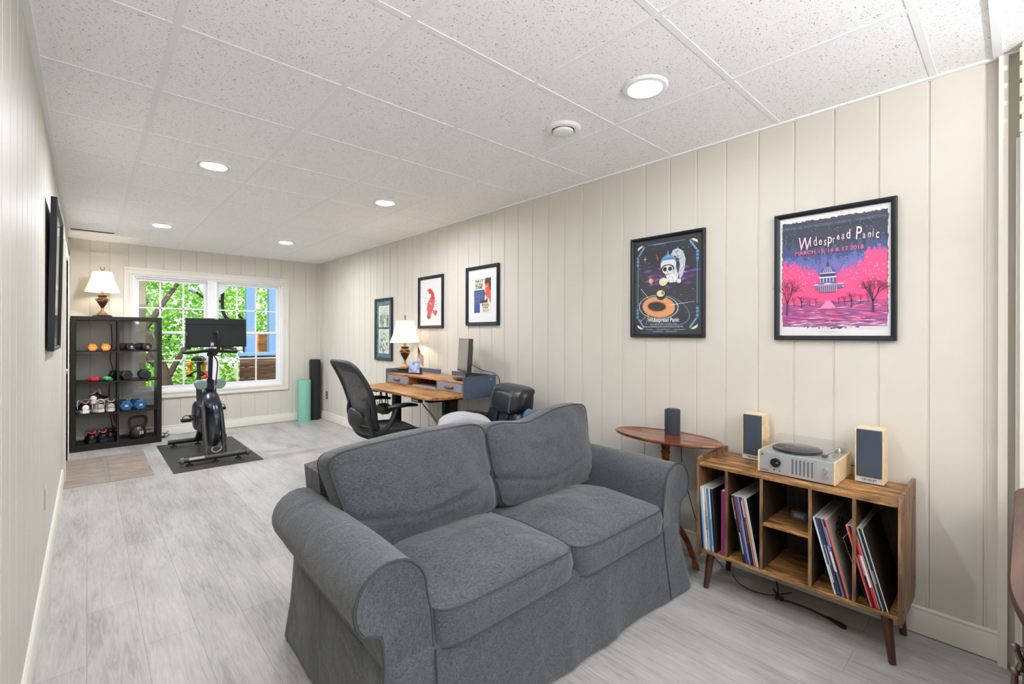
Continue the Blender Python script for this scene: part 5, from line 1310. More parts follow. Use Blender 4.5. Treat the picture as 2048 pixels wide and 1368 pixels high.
lp = [seatpt(-1, t) for t in (0.02, .25, .5, .75, .92)] + [seatpt(-.7, 1.0), seatpt(0, 1.02), seatpt(.7, 1.0)] + [seatpt(1, t) for t in (.92, .75, .5, .25, .02)] + [seatpt(.5, -.02), seatpt(-.5, -.02)]
m = MB(); m.tube([(p.x, p.y, p.z - .008) for p in catmull(lp, 4, True)], .023, 10, closed=True); m.build('seat_frame', GRAPH, ac, smooth=60)
for s in (-1, 1):
    m = MB(); m.tube(catmull([(s * .285, .14, .680), (s * .295, .06, .692), (s * .290, -.04, .694), (s * .270, -.13, .680)], 5), [.022 + .018 * math.sin(PI * min(1, .12 + i / 17)) for i in range(16)], 12, flat=.5); ap = m.build('armrest', BLACK, ac, smooth=60)
    m = MB(); m.tube(catmull([(s * .292, .07, .68), (s * .305, .10, .60), (s * .30, .15, .52), (s * .25, .20, .47)], 5), [.024] * 16, 8); m.build('arm_post', GRAPHD, ap, smooth=60)
    if s > 0:
        m = MB(); m.tube([(s * .31 + .02 * math.cos(2 * PI * k / 16), -.02, .59 + .026 * math.sin(2 * PI * k / 16)) for k in range(16)], .003, 6, closed=True); m.tube(catmull([(s * .28, 0, .66), (s * .31, -.02, .64), (s * .31, -.02, .615)], 4), .003, 6); m.build('hook', DARKMETAL, ap)
m = MB(); m.box(-.09, .09, -.06, .16, .335, .415); m.box(-.15, .15, .02, .10, .36, .44); m.tube(catmull([(-.18, .05, .40), (0, .02, .37), (.18, .05, .40)], 6), .022, 8); m.build('tilt_mechanism', GRAPHD, ac, bevel=.015, seg=3)
def star_base(par, r=.31, hub=.09):
    m = MB(); m.cyl((0, 0, .07), (0, 0, .24), .032, n=20); m.cyl((0, 0, .2), (0, 0, .36), .022, n=20); m.build('gas_column', BLACK, par)
    for k in range(5):
        a = 2 * PI * k / 5 + .3; c_, s_ = math.cos(a), math.sin(a)
        m = MB(); m.tube([(.02 * c_, .02 * s_, hub + .03), (.14 * c_, .14 * s_, hub + .015), (r * c_, r * s_, hub - .015)], [.034, .028, .018], 8, flat=.7); lg = m.build('base_leg', GRAPH, par, smooth=60)
        m = MB()
        for q in (-.016, .016): m.cyl((r * c_ - s_ * q, r * s_ + c_ * q, .03), (r * c_ - s_ * (q + .012 * (1 if q > 0 else -1)), r * s_ + c_ * (q + .012 * (1 if q > 0 else -1)), .03), .03, n=18)
        m.cyl((r * c_, r * s_, .03), (r * c_, r * s_, .085), .009, n=10); m.build('caster', BLACK, lg)
star_base(ac)

# ------------------------------------------------------------------ padded leather chair (front -y)
LEATH = mat('dark blue black leather', (16, 23, 31), .32, spec=.5, bump=(22, .3), var=(5, (24, 33, 42)))
STITCH = mat('grey stitching', (120, 132, 142), .7)
lc = thing('leather_office_chair', 'dark padded leather office chair behind the right half of the sofa', 'office chair', (2.12, 2.71, 0), R(-104))
def padbox(mb, x0, x1, y0, y1, z0, z1, pw=.5, nx=18, ny=6, nz=14, f=None):
    n0 = mb.mark(); mb.gbox(x0, x1, y0, y1, z0, z1, nx, ny, nz)
    cx_, cy_, cz_ = (x0 + x1) / 2, (y0 + y1) / 2, (z0 + z1) / 2; hx, hy, hz = (x1 - x0) / 2, (y1 - y0) / 2, (z1 - z0) / 2
    def g_(p):
        a, b, c = (p.x - cx_) / hx, (p.y - cy_) / hy, (p.z - cz_) / hz
        n = 5.0; mm = max(abs(a), abs(b), abs(c)); k = mm / ((abs(a) ** n + abs(b) ** n + abs(c) ** n) ** (1 / n)) if mm else 1
        q = (cx_ + a * k * hx, cy_ + b * k * hy, cz_ + c * k * hz); return f(*q) if f else q
    mb.fn(n0, g_)
def lean(x, y, z): return (x, y + (z - .45) * .17 - .10 * (x / .3) ** 2 * .3, z)
m = MB(); padbox(m, -.255, .255, .235, .33, .44, .895, f=lambda x, y, z: lean(x * (1 - .10 * max(0, .62 - z) / .2), y + .006 * math.cos(x * 40) * (z < .7), z)); m.build('backrest', LEATH, lc, smooth=60)
def pillow_f(x, y, z):
    k = abs(x) / .262; zz = z
    if z < .80: zz = .80 - (.80 - z) * (1 - .42 * k ** 3)
    seam = sum(math.exp(-((abs(x) - .150) / .007) ** 2) for _ in (0,)) * .012
    yy = y + (.045 * max(0, z - .85) / .055) + (seam if y < .2 else 0) + .05 * k ** 4
    return lean(x, yy + .004 * noise.noise(Vector((x * 26, z * 10, 3))), zz)
m = MB(); padbox(m, -.262, .262,   .150, .275, .695, .905, 44, 6, 18, f=pillow_f); m.build('headrest_pillow', LEATH, lc, smooth=60)
for xx in (-.1595, -.1405, .1405, .1595): m = MB(); m.tube([lean(xx, .1525 + (.012 if z > .86 else 0) + (.012 if z < .72 else 0), z) for z in (.715, .73, .76, .80, .84, .875)], .0016, 5); m.build('stitching', STITCH, lc)
m = MB()
for x0, x1 in ((-.24, -.09), (-.08, .08), (.09, .24)): padbox(m, x0, x1,   .185, .29, .46, .73, 10, 8, 4, 10, f=lambda x, y, z: lean(x + .012 * math.sin(z * 30) * .4, y, z))
m.build('lower_back_pad', LEATH, lc, smooth=60)
m = MB(); padbox(m, -.26, .26, -.27, .25, .40, .50, nx=18, ny=18, nz=6); m.build('seat', LEATH, lc, smooth=60)
for s in (-1, 1):
    m = MB(); m.tube(catmull([(s * .30, .20, .640), (s * .305, .10, .655), (s * .305, -.05, .655), (s * .30, -.14, .635), (s * .297, -.165, .60)], 5), [.03 + .006 * math.sin(i) * 0 for i in range(21)], 12, flat=.75); ar = m.build('armrest', LEATH, lc, smooth=60)
    m = MB(); m.tube(catmull([(s * .30, -.145, .62), (s * .31, -.15, .52), (s * .30, -.06, .42), (s * .27, .05, .40)], 5), [.03] * 16, 10, flat=.6); m.tube([(s * .30, .18, .63), (s * .27, .26, .64)], .02, 8); m.build('arm_bracket', BLACK, ar, smooth=60)
m = MB(); m.box(-.12, .12, -.12, .12, .33, .40); m.build('tilt_mechanism', BLACK, lc, bevel=.01); star_base(lc, .30)
# folded blanket on the chair seat/arm, and a blue cloth corner
tw = MB(); n0 = tw.mark(); padbox(tw, -.20, .20, -.17, .17, 0, .20, nx=26, ny=22, nz=8)
tw.fn(n0, lambda p: (p.x, p.y, p.z * (1 + .22 * math.sin(p.x * 9 + 1.5) * .6 - .9 * max(0, p.x) * .9) + .012 * noise.noise(p * 9) * (p.z / .2)))
o = tw.build('folded_blanket', mat('pale grey fleece', (160, 160, 164), .95, bump=(260, .5), sheen=.4), smooth=70); o.location = (2.00, 2.66, .503); o.rotation_euler = (0, 0, R(-30)); tag(o, 'pale grey folded fleece blanket on the leather chair, peeking over the sofa', 'blanket')
# ------------------------------------------------------------------ black cube shelf at the far left (front -y)
SX0, SX1, SY0, SY1, SZ = -.137, .655, 6.905, 7.285, 1.483
sh = thing('cube_shelf', 'tall black-brown open cube shelf with eight compartments by the window', 'shelf unit', (.259, SY0, 0))
hw = (SX1 - SX0) / 2; dp = SY1 - SY0
for s in (-1, 1): MB().box(s * hw, s * (hw - .042), 0, dp, 0, SZ).build('side_panel', ESPRESSO, sh, bevel=.0015)
MB().box(-hw + .042, hw - .042, 0, dp, SZ - .042, SZ).build('top_panel', ESPRESSO, sh, bevel=.0015)
MB().box(-hw + .042, hw - .042, 0, dp, .0, .066).build('bottom_panel', ESPRESSO, sh, bevel=.0015)
SHZ = [1.098, .757, .408]
MB().box(-.009, .009, .004, dp - .002, .066, SZ - .042).build('upright_divider', ESPRESSO, sh)
for z in SHZ:
    for x0, x1 in ((-hw + .042, -.009), (.009, hw - .042)): MB().box(x0, x1, .003, dp - .002, z - .016, z).build('shelf', ESPRESSO, sh)
o = MB().box(-.02, .07, 0, .05, 0, .018).build('power_brick', BLACK, bevel=.004); o.location = (.18, 7.0, .373); 
o.location = (.66, 7.14, 0); o.rotation_euler = (0, 0, .5); tag(o, 'black power brick on the floor at the right foot of the shelf', 'power brick')
_pb = bpy.data.objects[o.name]; cord('', [(.69, 7.13, .02), (.72, 7.16, .05), (.75, 7.2, .07), (.72, 7.22, .04), (.69, 7.17, .06), (.74, 7.14, .05), (.76, 7.19, .03), (.72, 7.2, .01), (.60, 7.297, .02)], .004, parent=_pb)
cord('', [(.19, 7.10, 1.49), (.2, 7.292, 1.487), (.215, 7.30, 1.2), (.20, 7.30, 1.0), (.23, 7.30, .8), (.19, 7.30, .66), (.205, 7.30, .3), (.24, 7.30, .1)], .004, parent=l1)
cord('', [(.22, 7.296, .4), (.235, 7.296, .28), (.26, 7.296, .2), (.24, 7.296, .12), (.30, 7.297, .07), (.45, 7.297, .1), (.58, 7.297, .1)], .004, parent=l1)
# ---- dumbbells (axis along y)
def dumb(label, loc, n, r, hl, gap, m_, txt=None, rot=0.0, grp=None, rough_handle=CHROME, flat=1.0, up=False, sub=None, tcol=WHITEINK, ts=.5):
    t = thing('dumbbell', label, 'dumbbell', loc, rot, grp)
    zc = r * math.cos(PI / n) * flat if n < 12 else r * flat
    def head(y0, y1):
        b = MB(); o_ = PI / n if n != 8 else PI / 8
        off = 0 if n == 6 else PI / n
        rings = []
        for y, k in ((y0, .86), (y0 + .006, 1.0), (y1 - .006, 1.0), (y1, .86)): rings.append([(r * k * math.cos(off + 2 * PI * i / n), y, zc + r * k * flat * math.sin(off + 2 * PI * i / n)) for i in range(n)])
        b.loft(rings); return b.build('head', m_, t, smooth=30)
    h1 = head(0, hl); head(hl + gap, 2 * hl + gap)
    b = MB(); b.tube([(0, hl - .004, zc), (0, hl + gap * .25, zc), (0, hl + gap * .5, zc), (0, hl + gap * .75, zc), (0, hl + gap + .004, zc)], [.013, .015, .0165, .015, .013], 16); b.build('handle', rough_handle, t)
    if txt:
        b = MB(); b.text(txt, (0, -.0012, zc - ts * r * .32), (1, 0, 0), (0, 0, 1), r * ts, 'CENTER', bold=.03)
        if sub: b.text(sub, (.01, -.0012, zc - ts * r * .9), (1, 0, .08), (0, 0, 1), r * .26, 'CENTER', bold=.02)
        b.build('weight_marking', tcol, h1, smooth=0)
    return t
OR = mat('orange vinyl', (240, 140, 30), .4); BLU = mat('blue neoprene', (26, 84, 128), .5); BKV = mat('black vinyl', (34, 30, 28), .45); BKH = mat('black rubber hex', (36, 36, 36), .5); NAVY = mat('blue black hex', (26, 34, 40), .4)
dumb('orange hex dumbbell on the left of the pair, top shelf', (.043, 6.93, SHZ[0]), 6, .0445, .05, .1, OR, '5LB', grp='orange dumbbells', flat=1.0)
dumb('orange hex dumbbell on the right of the pair, top shelf', (.154, 6.93, SHZ[0]), 6, .0445, .05, .1, OR, '5LB', grp='orange dumbbells', flat=1.0)
dumb('black rounded dumbbell marked 10 beside the divider, top shelf', (.377, 6.935, SHZ[0]), 20, .048, .055, .09, BKV, '10', rot=R(22), flat=.9, grp='black rounded dumbbells', sub='fitness')
dumb('black rounded dumbbell marked 10 nearer the window side, top shelf', (.523, 6.935, SHZ[0]), 20, .048, .055, .09, BKV, '10', rot=R(22), flat=.9, grp='black rounded dumbbells', sub='fitness')
dumb('black hexagonal dumbbell turned sideways, second shelf', (.345, 6.95, SHZ[1]), 6, .062, .06, .10, BKH, rot=R(34))
dumb('blue-black eight-sided dumbbell on the second shelf by the window', (.507, 6.95, SHZ[1]), 8, .056, .06, .10, NAVY, rot=R(4))
dumb('blue hex dumbbell beside the divider, third shelf', (.332, 6.92, SHZ[2]), 6, .0615, .062, .11, BLU, '20', rot=R(8), grp='blue dumbbells')
dumb('blue hex dumbbell marked 20 on the right, third shelf', (.462, 6.925, SHZ[2]), 6, .0615, .062, .11, BLU, '20', rot=R(10), grp='blue dumbbells')
kb = thing('kettlebell', 'black glossy kettlebell marked 35 on the bottom shelf', 'kettlebell', (.44, 7.02, .066), R(15))
IRON = mat('black enamel iron', (44, 43, 41), .28, spec=.6)
m = MB(); m.lathe([(.045, 0), (.075, .012), (.098, .05), (.102, .085), (.095, .12), (.078, .148), (.05, .165), (0, .17)], n=36); m.fn(0, lambda p: (p.x * .77, p.y * .77, p.z * .86)); bo = m.build('bell', IRON, kb)
m = MB(); m.tube(catmull([(-.07, 0, .13), (-.098, 0, .20), (-.10, 0, .25), (-.07, 0, .282), (0, 0, .287), (.07, 0, .282), (.10, 0, .25), (.098, 0, .20), (.07, 0, .13)], 6), .0175, 12); m.fn(0, lambda p: (p.x * .80, p.y * .8, p.z * .86)); m.build('handle', IRON, kb)
m = MB(); m.text('35', (0.01, -.0795, .052), (1, 0, 0), (0, 0, 1), .045, 'CENTER', bold=.03); m.build('weight_marking', mat('grey white ink', (200, 200, 198), .5), bo, smooth=0)
# ---- shoes (heel towards the viewer unless turned). local: heel y=0, toe +y
def shoe(label, loc, rot, upper, sole, heel, lining, grp, lace=None, tilt=0, accent=None):
    t = thing('sneaker', label, 'shoe', loc, rot, grp)
    if tilt: t.rotation_euler = (0, tilt, rot)
    L_ = .27
    def wdt(y): q = y / L_; return .033 + .012 * math.sin(PI * min(1, q * 1.15)) + (.008 if q > .6 else 0) - (.03 * max(0, (q - .86) / .14) ** 2)
    rings = []
    for k in range(13):
        y = L_ * k / 12; w = wdt(min(max(y, .012), L_ - .004)) * (.72 if k in (0,) else (.5 if k == 12 else 1)); z0 = .004 + .014 * max(0, (y / L_ - .7)) / .3
        rings.append([(w * c, y, z0 + (.028 + (.006 if y < .08 else 0)) * h_) for c, h_ in ((-1, 0), (1, 0), (1.06, .5), (1, 1), (-1, 1), (-1.06, .5))])
    m = MB(); m.loft(rings); m.build('sole', sole, t, smooth=50)
    rings = []
    for k in range(13):
        q = k / 12; y = .004 + (L_ - .012) * q; w = wdt(min(max(y, .012), L_ - .006)) * (.80 if k == 0 else (.45 if k == 12 else .97))
        h_ = .098 - .010 * math.sin(q * 6) if q < .3 else (.092 - .058 * min(1, (q - .3) / .45) if q < .75 else .034 - .012 * (q - .75) * 2)
        op = .62 if q < .38 else .4
        rings.append([(w * math.cos(a) * (1 if abs(math.cos(a)) > .7 else .9), y, .030 + h_ * max(0, math.sin(a)) ** .8) for a in [PI * i / 10 for i in range(11)]])
    m = MB(); m.loft(rings, closed=False, cap0=False, cap1=False)
    b_ = m.build('upper', upper, t, smooth=60)
    m = MB(); m.sphere((0, .055, .125), (.028, .046, .012), 16, 8); m.build('collar_opening', lining, t)
    m = MB(); m.tube([(.030 * math.cos(a), .055 + .052 * math.sin(a), .122 + .008 * math.cos(2 * a)) for a in [2 * PI * i / 20 for i in range(20)]], .007, 6, closed=True); m.build('collar', accent or heel, t, smooth=60)
    m = MB(); n0 = m.mark(); m.sphere((0, .012, .062), (.032, .013, .034), 16, 10); m.build('heel_counter', heel, t)
    m = MB(); lm = lace or WHITEINK
    for i in range(5): y = .12 + i * .018; z = .116 - i * .010; m.tube([(-.024, y, z - .006), (0, y + .005, z + .003), (.024, y, z - .006)], .0028, 6)
    m.tube(catmull([(.0, .115, .125), (.03, .10, .15), (.05, .07, .13), (.055, .05, .09)], 4), .0028, 6); m.tube(catmull([(0, .115, .125), (-.035, .11, .14), (-.05, .08, .11), (-.056, .06, .05)], 4), .0028, 6); m.build('laces', lm, t)
    return t
PKW = mat('dusty pink knit', (176, 128, 134), .8); WHS = mat('white rubber', (232, 232, 230), .5); BKN = mat('black knit', (28, 27, 28), .8, bump=(300, .4)); GRYK = mat('grey knit mesh', (142, 134, 124), .85, var=(60, (196, 190, 180))); SOL = mat('off white sole', (216, 208, 196), .6); RDT = mat('red trim', (206, 50, 62), .6); GLB = mat('glossy black heel', (26, 26, 28), .2)
shoe('pink and white sneaker lying nearest the left side, third shelf', (-.010, 6.93, SHZ[2]), R(16), BKN, WHS, WHS, BKN, 'pink and white sneakers', accent=PKW)
shoe('pink and white sneaker piled on top of the grey pair, third shelf', (.060, 6.955, SHZ[2] + .098), R(-24), BKN, WHS, WHS, BKN, 'pink and white sneakers', tilt=R(-14), accent=PKW)
GB = shoe('grey running shoe under the pink sneaker, third shelf', (.118, 6.925, SHZ[2]), R(24), GRYK, SOL, GRYK, BKN, 'grey running shoes', lace=SOL)
shoe('grey running shoe next to the shelf divider, third shelf', (.20, 6.925, SHZ[2]), R(4), GRYK, SOL, GRYK, BKN, 'grey running shoes', lace=SOL)
shoe('black shoe with red collar on the left, bottom shelf', (.041, 6.935, .066), R(6), BKN, RUBBER, GLB, BKN, 'black cycling shoes with red trim', lace=BLACK, accent=RDT)
shoe('black shoe with red collar in the middle, bottom shelf', (.134, 6.935, .066), R(4), BKN, RUBBER, GLB, BKN, 'black cycling shoes with red trim', lace=BLACK, accent=RDT)
shoe('plain black shoe half hidden against the divider, bottom shelf', (.198, 7.0, .066), R(3), BKN, RUBBER, GLB, BKN, None, lace=BLACK)
def crumple(nm, label, cat, loc, r, m_, seed):
    b = MB(); n0 = b.mark(); b.sphere((0, 0, 0), r, 22, 12)
    b.fn(n0, lambda p: (p.x * (1 + .3 * noise.noise(p * 22 + Vector((seed, 0, 0)))), p.y * (1 + .3 * noise.noise(p * 20 + Vector((0, seed, 0)))), max(-r[2] * .62, p.z * (1 + .7 * noise.noise(p * 26 + Vector((0, 0, seed)))))))
    lo = min(v.z for v in b.v)
    b.fn(n0, lambda p: (p.x, p.y, p.z - lo)); o = b.build(nm, m_, smooth=50); o.location = loc; tag(o, label, cat); return o
crumple('workout_glove', 'crumpled red and white workout glove on the second shelf', 'glove', (.059, 6.97, SHZ[1]), (.062, .05, .034), mat('red glove', (200, 40, 56), .7, var=(9, (150, 26, 40))), 2)
crumple('workout_glove', 'crumpled black workout glove between the red and green ones', 'glove', (.112, 6.965, SHZ[1]), (.05, .045, .022), mat('black glove', (26, 28, 30), .7), 8)
crumple('workout_glove', 'crumpled bright green workout glove on the second shelf', 'glove', (.167, 6.97, SHZ[1]), (.048, .045, .030), mat('green glove', (74, 190, 110), .7, var=(16, (40, 120, 70))), 5)

# ------------------------------------------------------------------ yoga mats
def rolled(nm, label, cat, loc, r, h, m_, turns):
    b = MB(); pts = []; th = .006
    n = int(turns * 28)
    for i in range(n + 1): a = 2 * PI * i / 28; rr = r - (turns - i / 28) * .0085; pts.append((rr * math.cos(a), rr * math.sin(a), th))
    inn = [(p[0] * (1 - th / max(.02, math.hypot(p[0], p[1]))), p[1] * (1 - th / max(.02, math.hypot(p[0], p[1])))) for p in pts]
    ring0 = [(p[0], p[1]) for p in pts] + inn[::-1]
    N = len(ring0); vs = [(x, y, 0) for x, y in ring0] + [(x, y, h) for x, y in ring0]; fs = []
    for i in range(N): j = (i + 1) % N; fs.append((i, j, N + j, N + i))
    K = len(pts)
    for i in range(K - 1): fs.append((N + i, N + i + 1, N + N - 2 - i, N + N - 1 - i)); fs.append((i, N - 1 - i, N - 2 - i, i + 1))
    b.add(vs, fs); o = b.build(nm, m_, smooth=40); o.location = loc; tag(o, label, cat); return o
rolled('yoga_mat', 'mint green rolled yoga mat standing in the far corner', 'yoga mat', (2.375, 7.165, 0), .094, .612, mat('mint green foam', (130, 190, 168), .8, bump=(80, .3)), 7)
fr_ = thing('foam_roller', 'tall black foam roller standing in the corner behind the green mat', 'foam roller', (2.552, 7.218, 0))
m = MB(); m.lathe([(.02, .0), (.070, .0), (.078, .006), (.078, .902), (.070, .909), (.02, .909), (.02, 0)], n=40, caps=False); m.build('roller', mat('black foam', (34, 35, 38), .85, bump=(220, .5)), fr_)

# ------------------------------------------------------------------ exercise bike on its mat (front -y)
mt = MB().box(.586, 1.340, 5.243, 6.675, 0, .006).build('exercise_mat', mat('ribbed black mat', (34, 33, 32), .55, bump=(14, .5, (1, 9, 1)), var=(5, (50, 48, 46), (.6, 6, 1))), bevel=.002); tag(mt, 'black rubber mat on the floor under the exercise bike', 'mat')
bk = thing('exercise_bike', 'black indoor exercise bike with large screen seen from its front by the window', 'exercise bike', (.955, 5.95, .0065))
NAVYM = mat('blue black gloss', (36, 44, 58), .28, .25); BM = mat('bike black', (30, 31, 35), .35, .2); GREYP = mat('grey brown steel', (74, 68, 64), .4, .5)
z0_ = .055
m = MB(); m.cyl((-.265, -.50, z0_), (.265, -.50, z0_), .026, n=20); m.tube([(-.07, -.50, z0_), (-.07, -.47, .10), (.07, -.47, .10), (.07, -.50, z0_)], .02, 8)
fs_ = m.build('front_stabilizer', GREYP, bk)
m = MB(); m.box(-.225, -.10, -.529, -.524, .058, .078); n_ = m.build('warning_label', mat('white red label', (226, 206, 204), .5), fs_)
for s in (-1, 1): m = MB(); m.cyl((s * .268, -.505, .055), (s * .295, -.505, .055), .034, n=24); m.cyl((s * .292, -.505, .055), (s * .312, -.505, .055), .012, n=12); m.build('transport_wheel', mat('grey wheel', (90, 88, 86), .5), fs_)
m = MB(); m.cyl((-.285, .52, z0_), (.285, .52, z0_), .026, n=20); rs_ = m.build('rear_stabilizer', BM, bk)
for y, xs, pr_ in ((-.50, (-.22, 0, .20), fs_), (.52, (-.23, 0, .23), rs_)):
    for x in xs:
        m = MB(); m.cyl((x, y + .005, 0), (x, y + .005, .014), .03, .026, n=18); m.cyl((x, y + .005, .014), (x, y + .005, .04), .009, n=10); m.build('leveling_foot', RUBBER, pr_)
# frame: keel, fork struts, shroud
m = MB(); m.tube(catmull([(0, .52, .06), (0, .40, .14), (0, .25, .28), (0, .12, .42), (0, 0, .56)], 5), [.035] * 21, 10); m.tube(catmull([(-.01, .28, .26), (-.012, .32, .45), (-.012, .36, .66)], 5), .03, 10); m.build('rear_frame', BM, bk, smooth=60)
for s in (-1, 1):
    m = MB(); m.tube(catmull([(s * .075 + (.005), -.485, .07), (s * .078, -.42, .25), (s * .074, -.32, .48), (s * .055, -.22, .62), (s * .03, -.16, .69)], 6), .014, 10, flat=1.6); m.build('fork_strut', BM if s > 0 else GREYP, bk, smooth=60)
m = MB(); m.box(-.072, .078, -.492, -.478, .07, .15); m.build('fork_plate', GREYP, bk, bevel=.004)
m = MB(); m.tube([(-.035 + .012, -.494, .145)] + [(.005 + .045 * math.cos(a), -.494, .14 + .045 * math.sin(a)) for a in [R(200 + k * 14) for k in range(11)]] + [(.052, -.494, .145)], .006, 8); m.build('guard_ring', mat('pale grey plastic', (172, 168, 164), .5), bk)
rings = []
for q, (y, z, w_, h_) in enumerate(((-.36, .53, .03, .02), (-.34, .56, .062, .045), (-.28, .60, .075, .06), (-.2, .64, .068, .065), (-.12, .68, .045, .06), (-.06, .69, .034, .05))):
    rings.append([(w_ * math.cos(2 * PI * k / 20), y + .3 * h_ * math.sin(2 * PI * k / 20), z + h_ * math.sin(2 * PI * k / 20)) for k in range(20)])
m = MB(); m.loft(rings); m.build('front_cowl', NAVYM, bk, smooth=60)
m = MB(); n0 = m.mark(); m.lathe([(.0, -.016), (.08, -.018), (.19, -.018), (.205, -.024), (.232, -.024), (.236, -.016), (.236, .016), (.232, .024), (.205, .024), (.19, .018), (.08, .018), (0, .016)], n=56)
m.xf(n0, Matrix.Translation((.015, -.26, .345)) @ Matrix.Rotation(R(90), 4, 'Y') @ Matrix.Rotation(R(0), 4, 'X')); m.build('flywheel', NAVYM, bk)
m = MB(); n0 = m.mark(); m.lathe([(.0, -.03), (.13, -.034), (.155, -.02), (.158, 0), (.155, .02), (.13, .03), (0, .03)], n=48); m.xf(n0, Matrix.Translation((-.075, .06, .40)) @ Matrix.Rotation(R(90), 4, 'Y')); m.build('belt_guard', NAVYM, bk)
m = MB(); m.box(-.098, -.052, -.28, .02, .26, .40); m.build('chain_case', NAVYM, bk, bevel=.018, seg=3)
m = MB(); m.tube([(-.08, -.26, .52), (0, -.25, .56), (.06, -.26, .52)], .014, 8); m.box(-.02, .05, -.34, -.3, .50, .53); m.build('brake', mat('red black brake', (120, 30, 30), .5), bk)
m = MB(); m.cyl((-.15, .06, .40), (.11, .06, .40), .012, n=14); m.build('crank_axle', DARKMETAL, bk)
for s, a in ((-1, R(200)), (1, R(30))):
    ey, ez = .06 + .16 * math.cos(a), .40 + .09 * math.sin(a) * (1 if s > 0 else -1) - (.0 if s > 0 else .04)
    m = MB(); xx = -.125 if s < 0 else .10; m.tube([(xx, .06, .40), (xx + s * .012, ey, ez)], [.016, .012], 10); cr_ = m.build('crank_arm', DARKMETAL, bk)
    m = MB(); xp = xx + s * .07; m.box(xp - .04, xp + .04, ey - .045, ey - .03, ez - .022, ez + .004); m.box(xp - .04, xp + .04, ey + .03, ey + .045, ez - .022, ez + .004); m.box(xp - .042, xp - .03, ey - .045, ey + .045, ez - .022, ez + .004); m.box(xp + .03, xp + .042, ey - .045, ey + .045, ez - .022, ez + .004); m.cyl((xx, ey, ez - .01), (xp + .04, ey, ez - .01), .009, n=10)
    m.tube([(xp + .036 * math.cos(q), ey - .03, ez + .004 + .042 * math.sin(q)) for q in [PI * k / 10 for k in range(11)]], .005, 6); m.build('pedal', BLACK, cr_, bevel=.002)
# head post, handlebar, screen
m = MB(); m.cyl((0, -.14, .66), (0, -.19, .80), .031, n=18); m.box(-.035, .035, -.21, -.15, .70, .78); m.build('head_tube', BM, bk, smooth=40)
m = MB(); m.tube([(0, -.17, .74), (0, -.235, 1.10)], .0215, 14); m.build('handlebar_post', mat('dark blue steel', (40, 48, 58), .3, .6), bk)
m = MB(); hb = [(-.155, .0, 1.135), (-.21, -.10, 1.135), (-.235, -.22, 1.10), (-.20, -.27, 1.095), (-.08, -.255, 1.105), (0, -.245, 1.11), (.08, -.255, 1.105), (.20, -.27, 1.095), (.235, -.22, 1.10), (.21, -.10, 1.135), (.155, 0, 1.135)]
m.tube(catmull(hb, 6), .0175, 12); hbo = m.build('handlebar', RUBBER, bk, smooth=60)
m = MB(); m.cyl((0, -.21, 1.06), (0, -.25, 1.125), .032, n=16); m.sphere((0, -.245, 1.115), (.06, .03, .028), 16, 10); m.build('handlebar_clamp', BM, hbo)
sc0 = Matrix.Translation((.033, -.35, 1.30)) @ Matrix.Rotation(R(-4), 4, 'X')
m = MB(); n0 = m.mark(); m.box(-.268, .268, -.012, .018, -.150, .145); m.box(-.255, .255, -.022, -.010, -.145, .08); m.xf(n0, sc0); scr = m.build('screen_housing', mat('screen back plastic', (24, 28, 33), .5, spec=.35), bk, bevel=.006)
m = MB(); n0 = m.mark(); m.box(-.255, .255, .0178, .019, -.138, .132); m.xf(n0, sc0); m.build('display', mat('black glass', (10, 10, 12), .08), scr)
for cx_ in (-.12, .15):
    m = MB(); n0 = m.mark()
    for k in range(6): m.box(cx_ - .045 + k * .015, cx_ - .035 + k * .015, -.0232, -.0218, .04, .058)
    m.xf(n0, sc0); m.build('vent', mat('dark vent', (18, 19, 21), .7), scr)
m = MB(); n0 = m.mark(); m.box(-.04, .04, -.0235, -.0218, -.07, .005); m.xf(n0, sc0); m.build('mount_plate', mat('dark vent', (18, 19, 21), .7), scr)
m = MB(); n0 = m.mark(); m.box(-.06, -.033, -.0235, -.0218, -.14, -.105); m.box(-.02, .012, -.0128, -.0115, .134, .141); m.box(-.262, -.257, -.0135, -.0115, -.03, -.005); m.xf(n0, sc0); m.build('sticker', mat('pale sticker', (190, 194, 196), .5), scr)
m = MB(); m.tube(catmull([(.04, -.375, 1.315), (.042, -.405, 1.27), (.04, -.40, 1.18), (.035, -.36, 1.10), (.01, -.26, 1.06)], 6), .017, 10, flat=.55); m.box(-.012, .092, -.39, -.368, 1.295, 1.31); m.build('screen_bracket', BM, scr, smooth=50)
m = MB(); m.tube(catmull([(.05, -.385, 1.17), (.085, -.37, 1.12), (.07, -.33, 1.06), (.02, -.3, 1.06), (.05, -.29, .98), (.045, -.25, .80), (.05, -.2, .66), (.07, -.2, .5)], 6), .006, 6); m.build('cable', CORD, scr)
m = MB(); m.sphere((-.045, -.205, .835), (.021, .021, .024), 16, 10); m.cyl((-.045, -.205, .835), (0, -.2, .84), .006, n=10); m.build('resistance_knob', mat('red knob', (206, 28, 36), .4), bk)
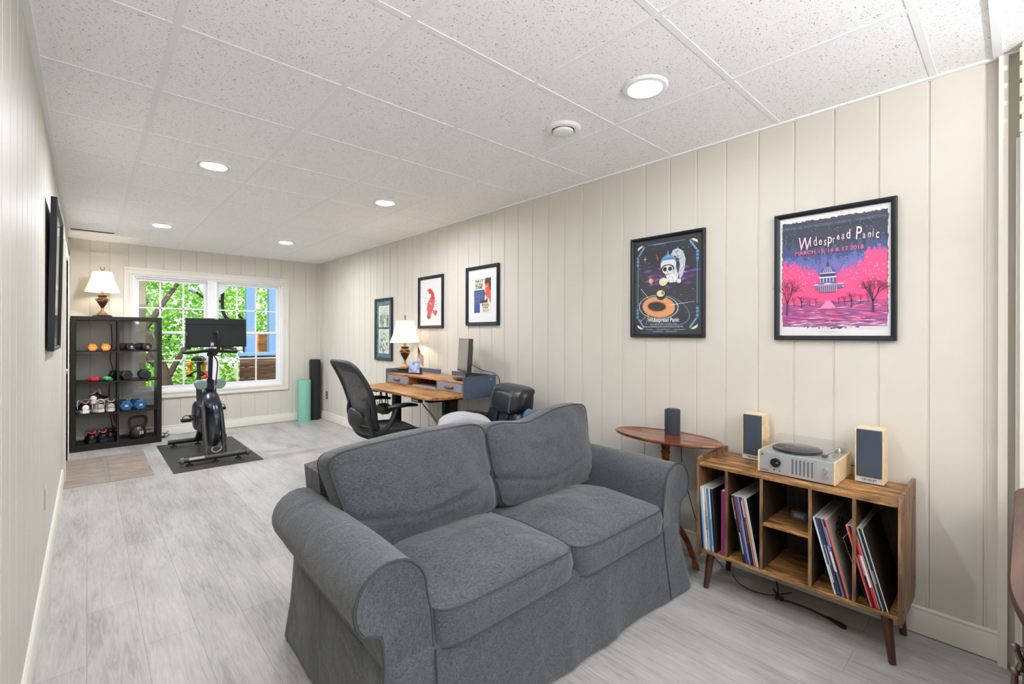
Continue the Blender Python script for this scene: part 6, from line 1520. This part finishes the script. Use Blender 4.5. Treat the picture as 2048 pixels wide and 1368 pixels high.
for s in (-1, 1):
    m = MB(); pts = [(0, .04), (.05, .05), (.10, .045), (.115, .02), (.10, -.03), (.06, -.055), (.02, -.045), (0, -.03)]
    m.prism([(s * (.03 + a), .755 + b) for a, b in pts], lambda a, b: (a, -.235, b), lambda a, b: (a, -.165, b)); m.build('bottle_holder', mat('pale green grey plastic', (128, 146, 142), .35), bk, bevel=.012, seg=3)
# seat post and saddle
m = MB(); m.tube([(-.012, .36, .60), (-.012, .41, .95)], .020, 14); m.cyl((-.012, .352, .56), (-.012, .37, .69), .03, n=16); m.box(-.037, .013, .33, .5, .94, .965); m.build('seat_post', mat('dark blue steel', (40, 48, 58)), bk)
m = MB(); n0 = m.mark(); m.sphere((0, 0, 0), (.078, .135, .034), 24, 14)
m.fn(n0, lambda p: (p.x * (1.0 if p.y > .02 else max(.28, 1 + (p.y - .02) * 6.2)), p.y, p.z - .02 * (p.x / .078) ** 2 - (.012 * (1 - abs(p.x) / .03) if abs(p.x) < .03 and p.z > 0 else 0)))
m.xf(n0, Matrix.Translation((-.005, .42, 1.005))); m.build('saddle', mat('saddle vinyl', (32, 36, 42), .35), bk, smooth=60)
m = MB(); m.tube(catmull([(-.11, .50, .80), (-.07, .47, .83), (-.012, .44, .86), (.04, .47, .83), (.08, .50, .80)], 5), .008, 8); m.lathe([(.03, .79), (.034, .80), (.03, .81)], c=(-.085, .51, 0), n=18); m.lathe([(.03, .79), (.034, .80), (.03, .81)], c=(.055, .51, 0), n=18); m.build('weight_holder', BLACK, bk)
YEL = mat('amber neoprene', (206, 148, 50), .5)
def ydumb(label, x):
    t = thing('hand_weight', label, 'hand weight', (.955 + x, 6.46, .818), 0, 'amber hand weights behind the bike saddle')
    for z in (.0, .105):
        m = MB(); m.lathe([(.026, 0), (.036, .006), (.038, .020), (.036, .036), (.026, .044)], c=(0, 0, z), n=8); m.build('head', YEL, t, smooth=25)
    m = MB(); m.lathe([(.022, .04), (.020, .075), (.022, .108)], n=16); m.build('grip', YEL, t)
ydumb('amber hand weight upright on the left behind the bike saddle', -.085); ydumb('amber hand weight upright on the right behind the bike saddle', .055)

crumple('blue_cloth', 'small crumpled blue cloth tucked behind the right back cushion of the sofa', 'cloth', (1.99, 1.99, .755), (.07, .03, .05), mat('slate blue cloth', (74, 104, 132), .9), 6)
